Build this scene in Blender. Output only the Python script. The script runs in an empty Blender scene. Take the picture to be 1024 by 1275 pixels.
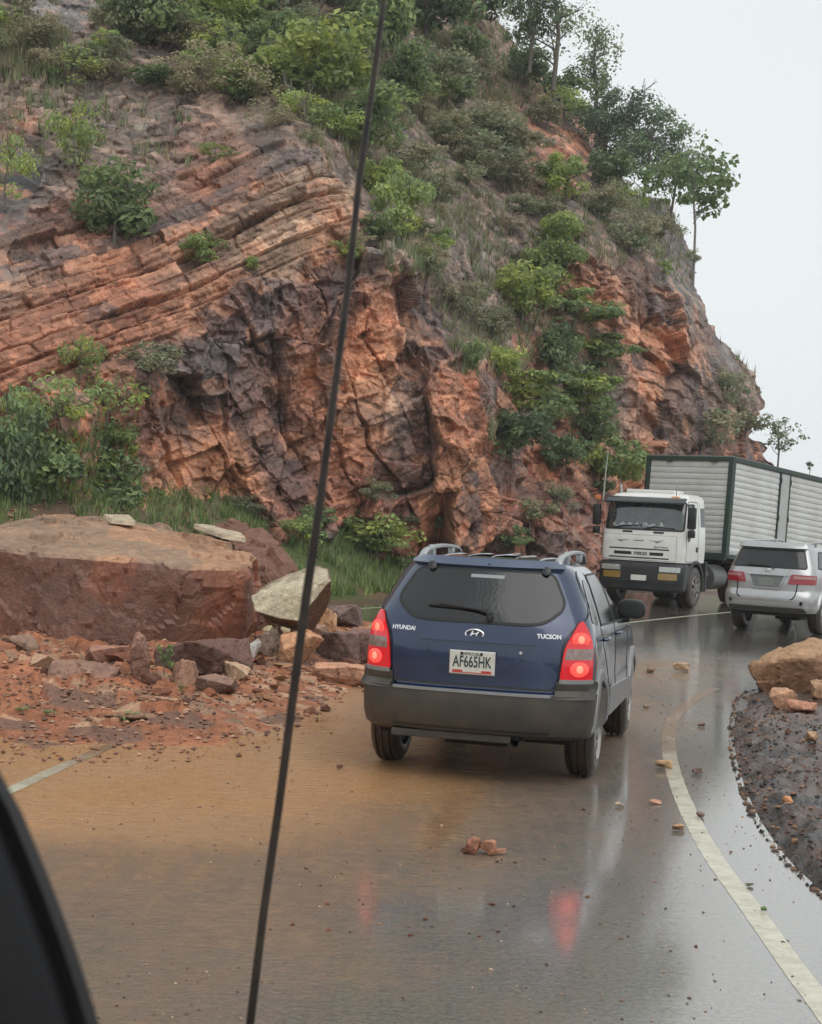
import bpy, bmesh, math, random
import numpy as np
from mathutils import Vector, Matrix, Euler
from mathutils.bvhtree import BVHTree
R = math.radians
random.seed(7); rng = np.random.default_rng(11)
scene = bpy.context.scene
C = scene.collection

# ---------------------------------------------------------------- camera
H = 2.0; F = 2000.0; ROLL = math.atan(0.05)
cr, sr = math.cos(ROLL), math.sin(ROLL)
cam_d = bpy.data.cameras.new('camera'); cam = bpy.data.objects.new('camera', cam_d); C.objects.link(cam)
right = Vector((cr, 0, sr)); up = Vector((-sr, 0, cr)); back = Vector((0, -1, 0))
cam.matrix_world = Matrix(((right.x, up.x, back.x, 0), (right.y, up.y, back.y, 0), (right.z, up.z, back.z, H), (0, 0, 0, 1)))
cam_d.sensor_fit = 'VERTICAL'; cam_d.sensor_height = 24; cam_d.lens = F / 1275 * 24
cam_d.clip_start = 0.02; cam_d.clip_end = 6000
cam_d.dof.use_dof = True; cam_d.dof.focus_distance = 14; cam_d.dof.aperture_fstop = 17
scene.camera = cam

# ---------------------------------------------------------------- sky, sun, exposure
w = bpy.data.worlds.new('World'); scene.world = w; w.use_nodes = True
nt = w.node_tree; bg = nt.nodes['Background']
sky = nt.nodes.new('ShaderNodeTexSky'); sky.sky_type = 'NISHITA'; sky.sun_disc = False
sky.sun_elevation = R(58); sky.sun_rotation = R(150); sky.air_density = 1.0; sky.dust_density = 3.0
hs = nt.nodes.new('ShaderNodeHueSaturation'); hs.inputs['Saturation'].default_value = 0.10
nt.links.new(sky.outputs[0], hs.inputs['Color'])
mx = nt.nodes.new('ShaderNodeMix'); mx.data_type = 'RGBA'; mx.inputs['Factor'].default_value = 0.80
nt.links.new(hs.outputs[0], mx.inputs['A'])
# overcast cloud deck: soft procedural grey variation
tc = nt.nodes.new('ShaderNodeTexCoord'); cn = nt.nodes.new('ShaderNodeTexNoise')
cn.inputs['Scale'].default_value = 1.6; cn.inputs['Detail'].default_value = 3
nt.links.new(tc.outputs['Generated'], cn.inputs['Vector'])
crp = nt.nodes.new('ShaderNodeValToRGB')
crp.color_ramp.elements[0].position = 0.3; crp.color_ramp.elements[0].color = (7.6, 8.1, 8.25, 1)
crp.color_ramp.elements[1].position = 0.7; crp.color_ramp.elements[1].color = (8.2, 8.6, 8.7, 1)
nt.links.new(cn.outputs['Fac'], crp.inputs['Fac'])
nt.links.new(crp.outputs['Color'], mx.inputs['B'])
nt.links.new(mx.outputs['Result'], bg.inputs['Color'])
bg.inputs['Strength'].default_value = 0.10
sun_d = bpy.data.lights.new('sun', 'SUN'); sun_d.energy = 1.2; sun_d.angle = R(60); sun_d.color = (1, 0.97, 0.93)
sun = bpy.data.objects.new('sun', sun_d); C.objects.link(sun); sun.location = (0, 0, 60)
sun.rotation_euler = (R(32), 0, R(30))
scene.view_settings.view_transform = 'Standard'; scene.view_settings.look = 'None'
scene.view_settings.exposure = 0.30; scene.view_settings.gamma = 1
scene.cycles.max_bounces = 6; scene.cycles.diffuse_bounces = 3; scene.cycles.glossy_bounces = 3
scene.cycles.use_denoising = True
scene.cycles.use_adaptive_sampling = True

def W(x, y, d):
    """photo pixel + depth -> world point"""
    a = (x - 512) / F * d; b = (637.5 - y) / F * d
    return Vector((a * cr - b * sr, d, H + a * sr + b * cr))
def G(x, y, z=0.0):
    a = (x - 512) / F; b = (637.5 - y) / F
    d = (z - H) / (a * sr + b * cr)
    return W(x, y, d)
def PX(p):
    """world (N,3) -> photo px"""
    X = p[:, 0]; Y = p[:, 1]; Z = p[:, 2] - H
    a = X * cr + Z * sr; b = -X * sr + Z * cr
    return 512 + F * a / Y, 637.5 - F * b / Y

# ---------------------------------------------------------------- numpy noise
def hsh(*ks):
    h = np.zeros_like(ks[0], dtype=np.uint32)
    for i, k in enumerate(ks):
        h = h ^ (k.astype(np.int64) & 0xffffffff).astype(np.uint32) * np.uint32((374761393, 668265263, 2246822519, 3266489917)[i % 4])
        h = (h ^ (h >> np.uint32(15))) * np.uint32(2246822519)
        h = (h ^ (h >> np.uint32(13))) * np.uint32(3266489917)
    h = h ^ (h >> np.uint32(16))
    return h
def h01(h, salt=0):
    h = (h + np.uint32((salt * 2654435761) & 0xffffffff)) * np.uint32(2246822519)
    h = h ^ (h >> np.uint32(15)); h = h * np.uint32(668265263); h = h ^ (h >> np.uint32(13))
    return h.astype(np.float32) / np.float32(4294967295.0)
def vnoise(p, seed=0):
    i = np.floor(p).astype(np.int64); f = (p - i).astype(np.float32); f = f * f * (3 - 2 * f)
    out = 0
    for dx in (0, 1):
        for dy in (0, 1):
            for dz in (0, 1):
                v = h01(hsh(i[:, 0] + dx, i[:, 1] + dy, i[:, 2] + dz, np.full(len(p), seed)))
                wx = f[:, 0] if dx else 1 - f[:, 0]; wy = f[:, 1] if dy else 1 - f[:, 1]; wz = f[:, 2] if dz else 1 - f[:, 2]
                out = out + v * wx * wy * wz
    return out
def fbm(p, octv=4, seed=0, gain=0.5):
    s = 0; a = 1; t = 0
    for k in range(octv):
        s = s + a * vnoise(p * (2.03 ** k), seed + k * 17); t += a; a *= gain
    return s / t
def voro(p, seed=0, jit=0.85):
    """F1, F2, cell hash, offset from the cell's feature point"""
    n = len(p); i = np.floor(p).astype(np.int64)
    F1 = np.full(n, 9e9, np.float32); F2 = F1.copy(); hid = np.zeros(n, np.uint32); off = np.zeros((n, 3), np.float32)
    sd = np.full(n, seed)
    for dx in (-1, 0, 1):
        for dy in (-1, 0, 1):
            for dz in (-1, 0, 1):
                cx, cy, cz = i[:, 0] + dx, i[:, 1] + dy, i[:, 2] + dz
                h = hsh(cx, cy, cz, sd)
                q = np.stack([cx + .5 + jit * (h01(h, 1) - .5), cy + .5 + jit * (h01(h, 2) - .5), cz + .5 + jit * (h01(h, 3) - .5)], 1)
                o = (p - q).astype(np.float32); d = (o * o).sum(1)
                m = d < F1
                F2 = np.where(m, F1, np.minimum(F2, d)); F1 = np.where(m, d, F1); hid = np.where(m, h, hid); off[m] = o[m]
    return np.sqrt(F1), np.sqrt(F2), hid, off
def facet(p, seed, amp=1.0, tilt=0.8):
    F1, F2, h, o = voro(p, seed)
    g = np.stack([h01(h, 4) - .5, h01(h, 5) - .5, h01(h, 6) - .5], 1) * 2
    return amp * ((h01(h, 7) - .5) + tilt * (g * o).sum(1)), F2 - F1, h
def sstep(a, b, x):
    t = np.clip((x - a) / (b - a), 0, 1); return t * t * (3 - 2 * t)

# ---------------------------------------------------------------- materials
def mat(name, color=(.5, .5, .5), rough=.5, metal=0.0, spec=.5, emit=None, estr=0, coat=0, noise=None, bump=None, alpha=None):
    m = bpy.data.materials.new(name); m.use_nodes = True
    b = m.node_tree.nodes['Principled BSDF']; t = m.node_tree
    b.inputs['Base Color'].default_value = (*color, 1); b.inputs['Roughness'].default_value = rough
    b.inputs['Metallic'].default_value = metal; b.inputs['Specular IOR Level'].default_value = spec
    b.inputs['Coat Weight'].default_value = coat; b.inputs['Coat Roughness'].default_value = 0.06
    if emit: b.inputs['Emission Color'].default_value = (*emit, 1); b.inputs['Emission Strength'].default_value = estr
    co = t.nodes.new('ShaderNodeTexCoord')
    if noise:      # (scale, colour2, amount)
        n = t.nodes.new('ShaderNodeTexNoise'); n.inputs['Scale'].default_value = noise[0]; n.inputs['Detail'].default_value = 6
        n.inputs['Roughness'].default_value = .65
        t.links.new(co.outputs['Object'], n.inputs['Vector'])
        r = t.nodes.new('ShaderNodeValToRGB'); r.color_ramp.elements[0].position = .35; r.color_ramp.elements[1].position = .65
        c2 = noise[1]; k = noise[2]
        r.color_ramp.elements[0].color = (*color, 1)
        r.color_ramp.elements[1].color = (*[color[i] * (1 - k) + c2[i] * k for i in range(3)], 1)
        t.links.new(n.outputs['Fac'], r.inputs['Fac']); t.links.new(r.outputs['Color'], b.inputs['Base Color'])
    if bump:       # (scale, strength, dist)
        n = t.nodes.new('ShaderNodeTexNoise'); n.inputs['Scale'].default_value = bump[0]; n.inputs['Detail'].default_value = 5
        t.links.new(co.outputs['Object'], n.inputs['Vector'])
        u = t.nodes.new('ShaderNodeBump'); u.inputs['Strength'].default_value = bump[1]; u.inputs['Distance'].default_value = bump[2]
        t.links.new(n.outputs['Fac'], u.inputs['Height']); t.links.new(u.outputs['Normal'], b.inputs['Normal'])
    return m
def rockmat(name, rough=.55, scale=1.0, bstr=.6, spec=.4, crisp=False):
    """vertex colour albedo broken up by fine grain, stains and bump"""
    m = bpy.data.materials.new(name); m.use_nodes = True; t = m.node_tree; b = t.nodes['Principled BSDF']
    at = t.nodes.new('ShaderNodeAttribute'); at.attribute_name = 'Col'
    co = t.nodes.new('ShaderNodeTexCoord')
    n1 = t.nodes.new('ShaderNodeTexNoise'); n1.inputs['Scale'].default_value = 3.2 * scale; n1.inputs['Detail'].default_value = 8; n1.inputs['Roughness'].default_value = .72
    t.links.new(co.outputs['Object'], n1.inputs['Vector'])
    mr = t.nodes.new('ShaderNodeMapRange'); mr.inputs['From Min'].default_value = .3; mr.inputs['From Max'].default_value = .7
    mr.inputs['To Min'].default_value = .62; mr.inputs['To Max'].default_value = 1.38
    t.links.new(n1.outputs['Fac'], mr.inputs['Value'])
    mu = t.nodes.new('ShaderNodeVectorMath'); mu.operation = 'SCALE'
    t.links.new(at.outputs['Color'], mu.inputs[0]); t.links.new(mr.outputs[0], mu.inputs['Scale'])
    t.links.new(mu.outputs[0], b.inputs['Base Color'])
    n2 = t.nodes.new('ShaderNodeTexNoise'); n2.inputs['Scale'].default_value = 11 * scale; n2.inputs['Detail'].default_value = 6
    t.links.new(co.outputs['Object'], n2.inputs['Vector'])
    u = t.nodes.new('ShaderNodeBump'); u.inputs['Strength'].default_value = bstr; u.inputs['Distance'].default_value = .05 / scale
    t.links.new(n2.outputs['Fac'], u.inputs['Height']); t.links.new(u.outputs['Normal'], b.inputs['Normal'])
    if crisp:      # small flat fracture planes: slanted voronoi cells as bump, plus mineral blotches
        wn = t.nodes.new('ShaderNodeTexNoise'); wn.inputs['Scale'].default_value = 2.0; wn.inputs['Detail'].default_value = 3; t.links.new(co.outputs['Object'], wn.inputs['Vector'])
        wa = t.nodes.new('ShaderNodeVectorMath'); wa.operation = 'MULTIPLY_ADD'; wa.inputs[1].default_value = (.35, .35, .35); t.links.new(wn.outputs['Color'], wa.inputs[0]); t.links.new(co.outputs['Object'], wa.inputs[2])
        prev = u
        for sc_, st_, ds_ in ((2.4, .5, .20), (6.5, .42, .08)):
            mp = t.nodes.new('ShaderNodeMapping'); mp.inputs['Rotation'].default_value = (0, R(48 if sc_ < 3 else -25), 0); mp.inputs['Scale'].default_value = (.75 * sc_, sc_, 1.15 * sc_); t.links.new(wa.outputs[0], mp.inputs['Vector'])
            vo = t.nodes.new('ShaderNodeTexVoronoi'); vo.feature = 'F1'; vo.distance = 'MINKOWSKI' if False else 'CHEBYCHEV'; vo.inputs['Scale'].default_value = 1; t.links.new(mp.outputs[0], vo.inputs['Vector'])
            u2 = t.nodes.new('ShaderNodeBump'); u2.invert = True; u2.inputs['Strength'].default_value = st_; u2.inputs['Distance'].default_value = ds_
            t.links.new(vo.outputs['Distance'], u2.inputs['Height']); t.links.new(prev.outputs['Normal'], u2.inputs['Normal']); prev = u2
            if sc_ < 3:
                vc = t.nodes.new('ShaderNodeSeparateColor'); t.links.new(vo.outputs['Color'], vc.inputs[0])
                m3 = t.nodes.new('ShaderNodeMapRange'); m3.inputs['To Min'].default_value = .70; m3.inputs['To Max'].default_value = 1.55; t.links.new(vc.outputs[0], m3.inputs['Value'])
                s3 = t.nodes.new('ShaderNodeVectorMath'); s3.operation = 'SCALE'; t.links.new(mu.outputs[0], s3.inputs[0]); t.links.new(m3.outputs[0], s3.inputs['Scale'])
                t.links.new(s3.outputs[0], b.inputs['Base Color'])
        t.links.new(prev.outputs['Normal'], b.inputs['Normal'])
    b.inputs['Roughness'].default_value = rough; b.inputs['Specular IOR Level'].default_value = spec
    return m

def tag(o, label=None, cat=None, group=None, kind=None):
    if label: o['label'] = label
    if cat: o['category'] = cat
    if group: o['group'] = group
    if kind: o['kind'] = kind
    return o
def empty(name, loc=(0, 0, 0), rz=0, label=None, cat=None, group=None):
    o = bpy.data.objects.new(name, None); C.objects.link(o); o.location = loc; o.rotation_euler = (0, 0, rz)
    o.empty_display_size = .2
    return tag(o, label, cat, group)
def npmesh(name, V, Fc, m, parent=None, smooth=False, col=None, link=True):
    me = bpy.data.meshes.new(name)
    V = np.asarray(V, np.float32); Fc = np.asarray(Fc, np.int32); k = Fc.shape[1]
    me.vertices.add(len(V)); me.vertices.foreach_set('co', V.ravel())
    me.loops.add(Fc.size); me.loops.foreach_set('vertex_index', Fc.ravel())
    me.polygons.add(len(Fc)); me.polygons.foreach_set('loop_start', np.arange(0, Fc.size, k, dtype=np.int32))
    me.polygons.foreach_set('use_smooth', np.full(len(Fc), smooth))
    if col is not None:
        ca = me.color_attributes.new('Col', 'FLOAT_COLOR', 'POINT')
        c4 = np.ones((len(V), 4), np.float32); c4[:, :3] = col; ca.data.foreach_set('color', c4.ravel())
    me.update(calc_edges=True); me.validate()
    if m: me.materials.append(m)
    o = bpy.data.objects.new(name, me)
    if link: C.objects.link(o)
    o.parent = parent
    return o
def gridfaces(nr, nc, off=0, wrap=False):
    a = np.arange(nr - 1)[:, None] * nc + np.arange(nc if wrap else nc - 1)[None, :]
    j2 = (np.arange(nc) + 1) % nc if wrap else np.arange(nc - 1) + 1
    b = np.arange(nr - 1)[:, None] * nc + j2[None, :]
    return np.stack([a, b, b + nc, a + nc], -1).reshape(-1, 4) + off

# ---------------------------------------------------------------- road geometry in plan
cy_ = np.array([-60, -20, 0, 6, 10.7, 12.7, 16, 20, 25, 31.5, 38, 45, 53, 62, 72, 82, 95.])
cx_ = np.array([-3.2, -3.6, -3.2, -2.95, -2.6, -2.35, -1.75, -.75, 1.05, 4.1, 7.6, 12.1, 18.3, 26.5, 38, 52, 74.])
def spl(xs, ys, x):
    xs = np.asarray(xs, float); ys = np.asarray(ys, float); x = np.asarray(x, float)
    h = np.diff(xs); dl = np.diff(ys) / h; m = np.zeros_like(ys)
    m[1:-1] = (dl[:-1] * h[1:] + dl[1:] * h[:-1]) / (h[:-1] + h[1:]); m[0] = dl[0]; m[-1] = dl[-1]
    k = np.clip(np.searchsorted(xs, x) - 1, 0, len(xs) - 2); t = (x - xs[k]) / h[k]
    t = np.clip(t, 0, 1)
    return (2*t**3 - 3*t**2 + 1) * ys[k] + (t**3 - 2*t**2 + t) * h[k] * m[k] + (-2*t**3 + 3*t**2) * ys[k+1] + (t**3 - t**2) * h[k] * m[k+1]
def cen(y):
    x = spl(cy_, cx_, y); dx = (spl(cy_, cx_, np.asarray(y) + .3) - spl(cy_, cx_, np.asarray(y) - .3)) / .6
    n = np.sqrt(1 + dx * dx); return x, 1 / n, -dx / n        # point x, right normal (nx, ny)
def offc(y, o):
    x, nx, ny = cen(y); return x + nx * o, y + ny * o
def fall(x, y):   # the road drops away round the bend
    s = np.maximum(0, np.asarray(y) * .75 + np.asarray(x) * .65 - 39)
    return -0.045 * s * s / (s + 6)
# right hand line and tarmac edge: near part taken from the photo, far part a constant offset
rl_px = [(1190, 1500), (1024, 1252), (977, 1190), (937, 1133), (897, 1080), (862, 1020), (842, 972), (833, 930), (836, 900)]
rl = [G(*p) for p in rl_px]
re_px = [(1500, 1500), (1100, 1190), (1024, 1120), (977, 1075), (947, 1035), (922, 985), (909, 935), (911, 890), (928, 862)]
re_ = [G(*p) for p in re_px]
def chain(near, off, y0):
    ys = [p.y for p in near]; xs = [p.x for p in near]
    far = [offc(y, off) for y in np.arange(y0, 96, 2.5)]
    ys += [float(f[1]) for f in far]; xs += [float(f[0]) for f in far]
    ys = [-60, -10] + ys; xs = [xs[0] - .3, xs[0] - .2] + xs
    return np.array(ys), np.array(xs)
RLy, RLx = chain(rl, 4.45, 23); REy, REx = chain(re_, 5.6, 25)
def right_line(y): return spl(RLy, RLx, y)
def right_edge(y): return spl(REy, REx, y)
LE_ = [offc(y, -5.6) for y in np.arange(-60, 96, 2.0)]
LEx = np.array([float(a[0]) for a in LE_]); LEy = np.array([float(a[1]) for a in LE_])
def left_edge(y): return np.interp(y, LEy, LEx)

def smoothn(p2, sc, seed, octv=3):
    return fbm(np.stack([p2[:, 0] * sc, p2[:, 1] * sc, np.zeros(len(p2))], 1), octv, seed)

# ---------------------------------------------------------------- thin rain haze
hb = bmesh.new(); bmesh.ops.create_cube(hb, size=1.0); bmesh.ops.scale(hb, vec=(320, 240, 150), verts=hb.verts); bmesh.ops.translate(hb, vec=(0, 70, 44), verts=hb.verts)
hm = bpy.data.meshes.new('haze'); hb.to_mesh(hm); hb.free(); hz_o = bpy.data.objects.new('haze', hm); C.objects.link(hz_o); hz_o['kind'] = 'stuff'
hmt = bpy.data.materials.new('rain_haze'); hmt.use_nodes = True; hmt.node_tree.nodes.remove(hmt.node_tree.nodes['Principled BSDF'])
pv_ = hmt.node_tree.nodes.new('ShaderNodeVolumePrincipled'); pv_.inputs['Color'].default_value = (.97, .985, 1.0, 1); pv_.inputs['Density'].default_value = .0006
hmt.node_tree.links.new(pv_.outputs[0], hmt.node_tree.nodes['Material Output'].inputs['Volume']); hm.materials.append(hmt)
# ================================================================ CLIFF
ctrl = np.array([
 (-700,760,16),(-300,740,22),(0,740,27.5),(150,700,33),(330,710,37),(450,720,39.5),(560,700,41),(640,700,43),(700,710,45),(800,700,50),(900,700,60),(970,700,70),
 (0,550,31),(200,550,35.5),(350,600,37.5),(480,620,39.5),(350,500,37.8),(500,520,39.6),(585,600,39.5),(596,450,41),(520,330,40.5),(420,400,39),(300,430,37),(100,520,31.5),
 (640,580,44.5),(640,400,49),(700,600,47),(690,480,50),(600,250,53),(540,150,57),(620,300,51.5),(560,380,45),
 (0,400,33.5),(200,350,37),(350,250,39.5),(400,180,41.5),(450,250,42.5),(100,300,37.5),
 (0,250,38),(0,100,44),(200,170,43),(200,0,53),(400,80,50),(450,0,60),(300,0,56),(100,0,50),
 (735,330,53),(700,200,60),(600,50,69),(690,130,72),(780,560,53),(830,480,55),(850,350,60),(790,400,55),(900,450,62),(935,540,66),(800,260,63),(740,200,68),
 (-700,0,46),(-700,400,26),(-300,300,33),(-700,-500,75),(-300,-500,82),(400,-500,115),(800,-300,140),(1000,300,85),(650,-100,85)], float)
cx0 = ctrl[:, :2] / 300.0
def _U(r2): return np.where(r2 > 0, r2 * np.log(r2 + 1e-9), 0)
K = _U(((cx0[:, None] - cx0[None]) ** 2).sum(-1)) + np.eye(len(ctrl)) * 0.02
Pm = np.hstack([np.ones((len(ctrl), 1)), cx0])
A_ = np.block([[K, Pm], [Pm.T, np.zeros((3, 3))]])
sol = np.linalg.solve(A_, np.concatenate([np.log(ctrl[:, 2]), np.zeros(3)]))
def depth(px, py):
    q = np.stack([px, py], -1) / 300.0; out = np.zeros(len(q))
    for k in range(len(ctrl)):
        out += sol[k] * _U(((q - cx0[k]) ** 2).sum(-1))
    return np.exp(out + sol[-3] + sol[-2] * q[:, 0] + sol[-1] * q[:, 1])
sil_y = np.array([-500, -200, -60, 0, 60, 90, 130, 160, 190, 222, 243, 250, 300, 350, 380, 430, 468, 500, 545, 575, 640, 800.])
sil_x = np.array([420, 500, 560, 600, 640, 690, 728, 745, 752, 775, 800, 838, 847, 860, 886, 900, 930, 946, 951, 964, 972, 985.])
r1 = np.linspace(-500, -24, 46); r2 = np.linspace(-22, 772, 680)
rows = np.concatenate([r1, r2]); NR = len(rows)
xs_ = np.interp(rows, sil_y, sil_x)
_st = lambda q, sd: h01(hsh(np.floor(q).astype(np.int64), np.full(len(q), sd)))
xj_ = 11 * (_st(rows / 17 + .3 * np.sin(rows / 9), 3) - .5) + 5 * (_st(rows / 6.5, 4) - .5) + 7 * np.sin(rows / 23)
xj_ = np.convolve(np.pad(xj_, 1, mode='edge'), [.25, .5, .25], 'valid')
NCo, NCi, NB = 40, 860, 14
col_o = np.linspace(-760, -44, NCo)
tt = np.linspace(0, 1, NCi)
px = np.zeros((NR, NCo + NCi)); px[:, :NCo] = col_o
px[:, NCo:] = -40 + (xs_[:, None] + 40) * tt[None] + xj_[:, None] * tt[None] ** 22
py = np.repeat(rows[:, None], NCo + NCi, 1)
D = depth(px.ravel(), py.ravel()).reshape(px.shape)
e = np.clip((px - (xs_[:, None] - 55)) / 55, 0, 1); D = D + 3.2 * e ** 2.5
a_ = (px - 512) / F * D; b_ = (637.5 - py) / F * D
P3 = np.stack([a_ * cr - b_ * sr, D, H + a_ * sr + b_ * cr], -1)
# the far side of the spur: carries on behind the skyline
bk = np.arange(1, NB + 1)[None, :, None] * np.array([-.55, 2.2, -.12])[None, None, :] * np.linspace(.35, 1.6, NB)[None, :, None]
P3 = np.concatenate([P3, P3[:, -1:, :] + bk], 1)
NC = P3.shape[1]
pxx = np.concatenate([px, np.repeat(px[:, -1:], NB, 1)], 1).ravel(); pyy = np.repeat(rows[:, None], NC, 1).ravel()
du = np.gradient(P3, axis=1); dv = np.gradient(P3, axis=0)
N3 = np.cross(dv, du); N3 /= np.linalg.norm(N3, axis=-1, keepdims=True) + 1e-9
# make the normals face the road side
if N3[NR // 2, NCo + 300, 1] > 0: N3 = -N3
P0 = P3.reshape(-1, 3).copy(); N0 = N3.reshape(-1, 3)
# region weights (soft blobs in the face's own sheet coordinates, warped by noise)
wq = np.stack([P0[:, 0] * .35, P0[:, 1] * .35, P0[:, 2] * .35], 1)
wx = (fbm(wq, 4, 3) - .5) * 90; wy = (fbm(wq, 4, 9) - .5) * 90
QX = pxx + wx; QY = pyy + wy
def poly_mask(poly, soft=22):
    """soft inside mask of a polygon"""
    x = QX; y = QY; n = len(poly); inside = np.zeros(len(x), bool); dmin = np.full(len(x), 1e9)
    for i in range(n):
        x1, y1 = poly[i]; x2, y2 = poly[(i + 1) % n]
        c = ((y1 > y) != (y2 > y)) & (x < (x2 - x1) * (y - y1) / ((y2 - y1) if y2 != y1 else 1e-9) + x1)
        inside ^= c
        L2 = (x2 - x1) ** 2 + (y2 - y1) ** 2
        t = np.clip(((x - x1) * (x2 - x1) + (y - y1) * (y2 - y1)) / L2, 0, 1)
        dmin = np.minimum(dmin, np.hypot(x - x1 - t * (x2 - x1), y - y1 - t * (y2 - y1)))
    return sstep(-soft, soft, np.where(inside, dmin, -dmin))
mA = poly_mask([(-800, 560), (-800, 250), (40, 300), (200, 245), (330, 165), (395, 160), (425, 230), (440, 290), (350, 320), (180, 430), (0, 530)])
mB = poly_mask([(150, 440), (360, 320), (440, 250), (560, 400), (608, 560), (612, 760), (100, 760), (190, 600)])
mE = poly_mask([(700, 280), (760, 330), (870, 350), (990, 560), (990, 760), (770, 700), (760, 420), (715, 390)])
mE2 = poly_mask([(640, 130), (750, 180), (760, 230), (680, 250)], 12)
mF = poly_mask([(-800, 170), (15, 190), (55, 230), (45, 300), (0, 375), (-800, 380)], 10)
mRidge = poly_mask([(600, 470), (700, 470), (700, 740), (590, 740)], 18)
mRock = np.clip(mA + mB + mE + mE2 + mF + mRidge, 0, 1)

cdip, sdip = math.cos(R(24)), math.sin(R(24))
def rot(p, ang):     # rotate in the x-z plane
    c, s = math.cos(ang), math.sin(ang); return np.stack([p[:, 0] * c + p[:, 2] * s, p[:, 1], -p[:, 0] * s + p[:, 2] * c], 1)
disp = np.zeros(len(P0), np.float32)
# --- bedded layers (region A): ledges and joint blocks
def blocks(p, ang, sx, sz, seed, wob=.35, yz=.25):
    """jointed rock: beds across z, broken by joints along x; returns id, bed id, fractions"""
    q = rot(p, ang); wb = (fbm(p * .55, 3, seed + 3) - .5) * wob * 2 + (fbm(p * 2.3, 2, seed + 4) - .5) * wob * .35
    lz = (q[:, 2] + wb + q[:, 1] * yz) / sz
    wv = .55 * (vnoise(np.stack([np.floor(lz) * 7.1, lz * 0, lz * 0], 1), seed) - .5); li = np.floor(lz); lf = lz - li
    hl = hsh(li.astype(np.int64), np.full(len(li), seed))
    jx = (q[:, 0] + q[:, 1] * .35 + (fbm(p * 1.9, 2, seed + 9) - .5) * sx * .35 + (lf - .5) * sx * .25 * (h01(hl, 5) - .5)) / (sx * (.5 + 1.0 * h01(hl, 2))) + h01(hl, 3) * 9
    ji = np.floor(jx); jf = jx - ji; hj = hsh(li.astype(np.int64), ji.astype(np.int64), np.full(len(li), seed + 5))
    return hj, hl, lf, jf
def crack(f, w_): return 1 - sstep(0, w_, np.minimum(f, 1 - f))
hj, hl, lf, jf = blocks(P0, R(34), 1.25, .46, 5, .14, 0)
hj2, hl2, lf2, jf2 = blocks(P0, R(34), .60, .15, 6, .12, 0)
lo = h01(hl, 1)
cs_ = sstep(.45, .75, h01(hj, 8))
dA = (lo - .5) * .30 + (h01(hj, 1) - .5) * .26 + (h01(hl2, 1) - .5) * .12 + (h01(hj2, 1) - .5) * .10 \
    - .30 * crack(lf, .12) * (.3 + .7 * h01(hl, 7)) - .16 * crack(jf, .05) * cs_ - .07 * crack(lf2, .12) + ((lf - .5) * .16 + (jf - .5) * .12 * (h01(hj, 9) - .5) * 2)
dA = np.where(h01(hj, 4) > .90, dA - .30 * h01(hj, 5), dA)
# --- fractured faces (region B): steep slabs
pb = rot(P0, R(-24)) * np.array([1.0, .75, .42])
f1, e1, h1 = facet(pb * .62, 1, 1, 1.1)
b1, bl1, u1, v1 = blocks(P0, R(-64), 2.6, .95, 31, .45, .1)
b2_, bl2, u2, v2 = blocks(P0, R(-72), 1.1, .38, 33, .3, .1)
b3_, bl3, u3, v3 = blocks(P0, R(30), .55, .30, 35, .2, .1)
f2, e2, h2 = facet(pb * 1.45, 2, 1, 1.1)
pb3 = rot(P0, R(22)) * np.array([.8, 1, 1.0])
f3, e3, h3 = facet(pb3 * 2.9, 3, 1, 1.0)
f4, e4, h4 = facet(P0 * 7.0, 4, 1, .9)
def bl(h, u, v, off, tl): return off * (h01(h, 1) - .5) + tl * ((u - .5) * (h01(h, 2) - .5) + (v - .5) * (h01(h, 3) - .5)) * 2
zoneB = fbm(P0 * .35, 3, 88)
k12 = sstep(.44, .54, zoneB)
pv = rot(P0, R(-14)) * np.array([1.0, .8, .55])
f5, e5, h5 = facet(pv * .62 + 3.3, 61, 1, 1.15)
f6, e6, h6 = facet(rot(P0, R(24)) * np.array([.8, .8, 1.15]) * 1.9, 62, 1, 1.15)
dB = f5 * .80 + f6 * .17 + f3 * .08 + bl(b1, u1, v1, .26, .16) + bl(b2_, u2, v2, .14, .10) + (bl(b3_, u3, v3, .12, .10)) * k12 \
    - .26 * crack(u1, .04) * (h01(bl1, 6) > .55) - .13 * (1 - sstep(0, .06, e5)) * (h01(h5, 9) > .4)
b2_ = h6; b1 = h5; e2 = e5
# --- massive blocks (right spur)
pe = P0 * np.array([1.0, .8, .7])
g1, k1, i1 = facet(pe * .36, 21, 1, 1.0)
g2, k2, i2 = facet(pe * .95, 22, 1, 1.0)
e1_, el1, ue, ve = blocks(P0, R(80), 2.6, 1.3, 41, .6)
e2_, el2, ue2, ve2 = blocks(P0, R(8), 1.1, .55, 43, .35)
dE = g1 * 1.0 + g2 * .25 + bl(e1_, ue, ve, .6, .35) + bl(e2_, ue2, ve2, .24, .22) + f3 * .08 - .35 * crack(ue, .04) * (h01(el1, 6) > .3) - .14 * crack(ue2, .08) * (h01(e2_, 6) > .4)
i2 = e2_; i1 = e1_
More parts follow.
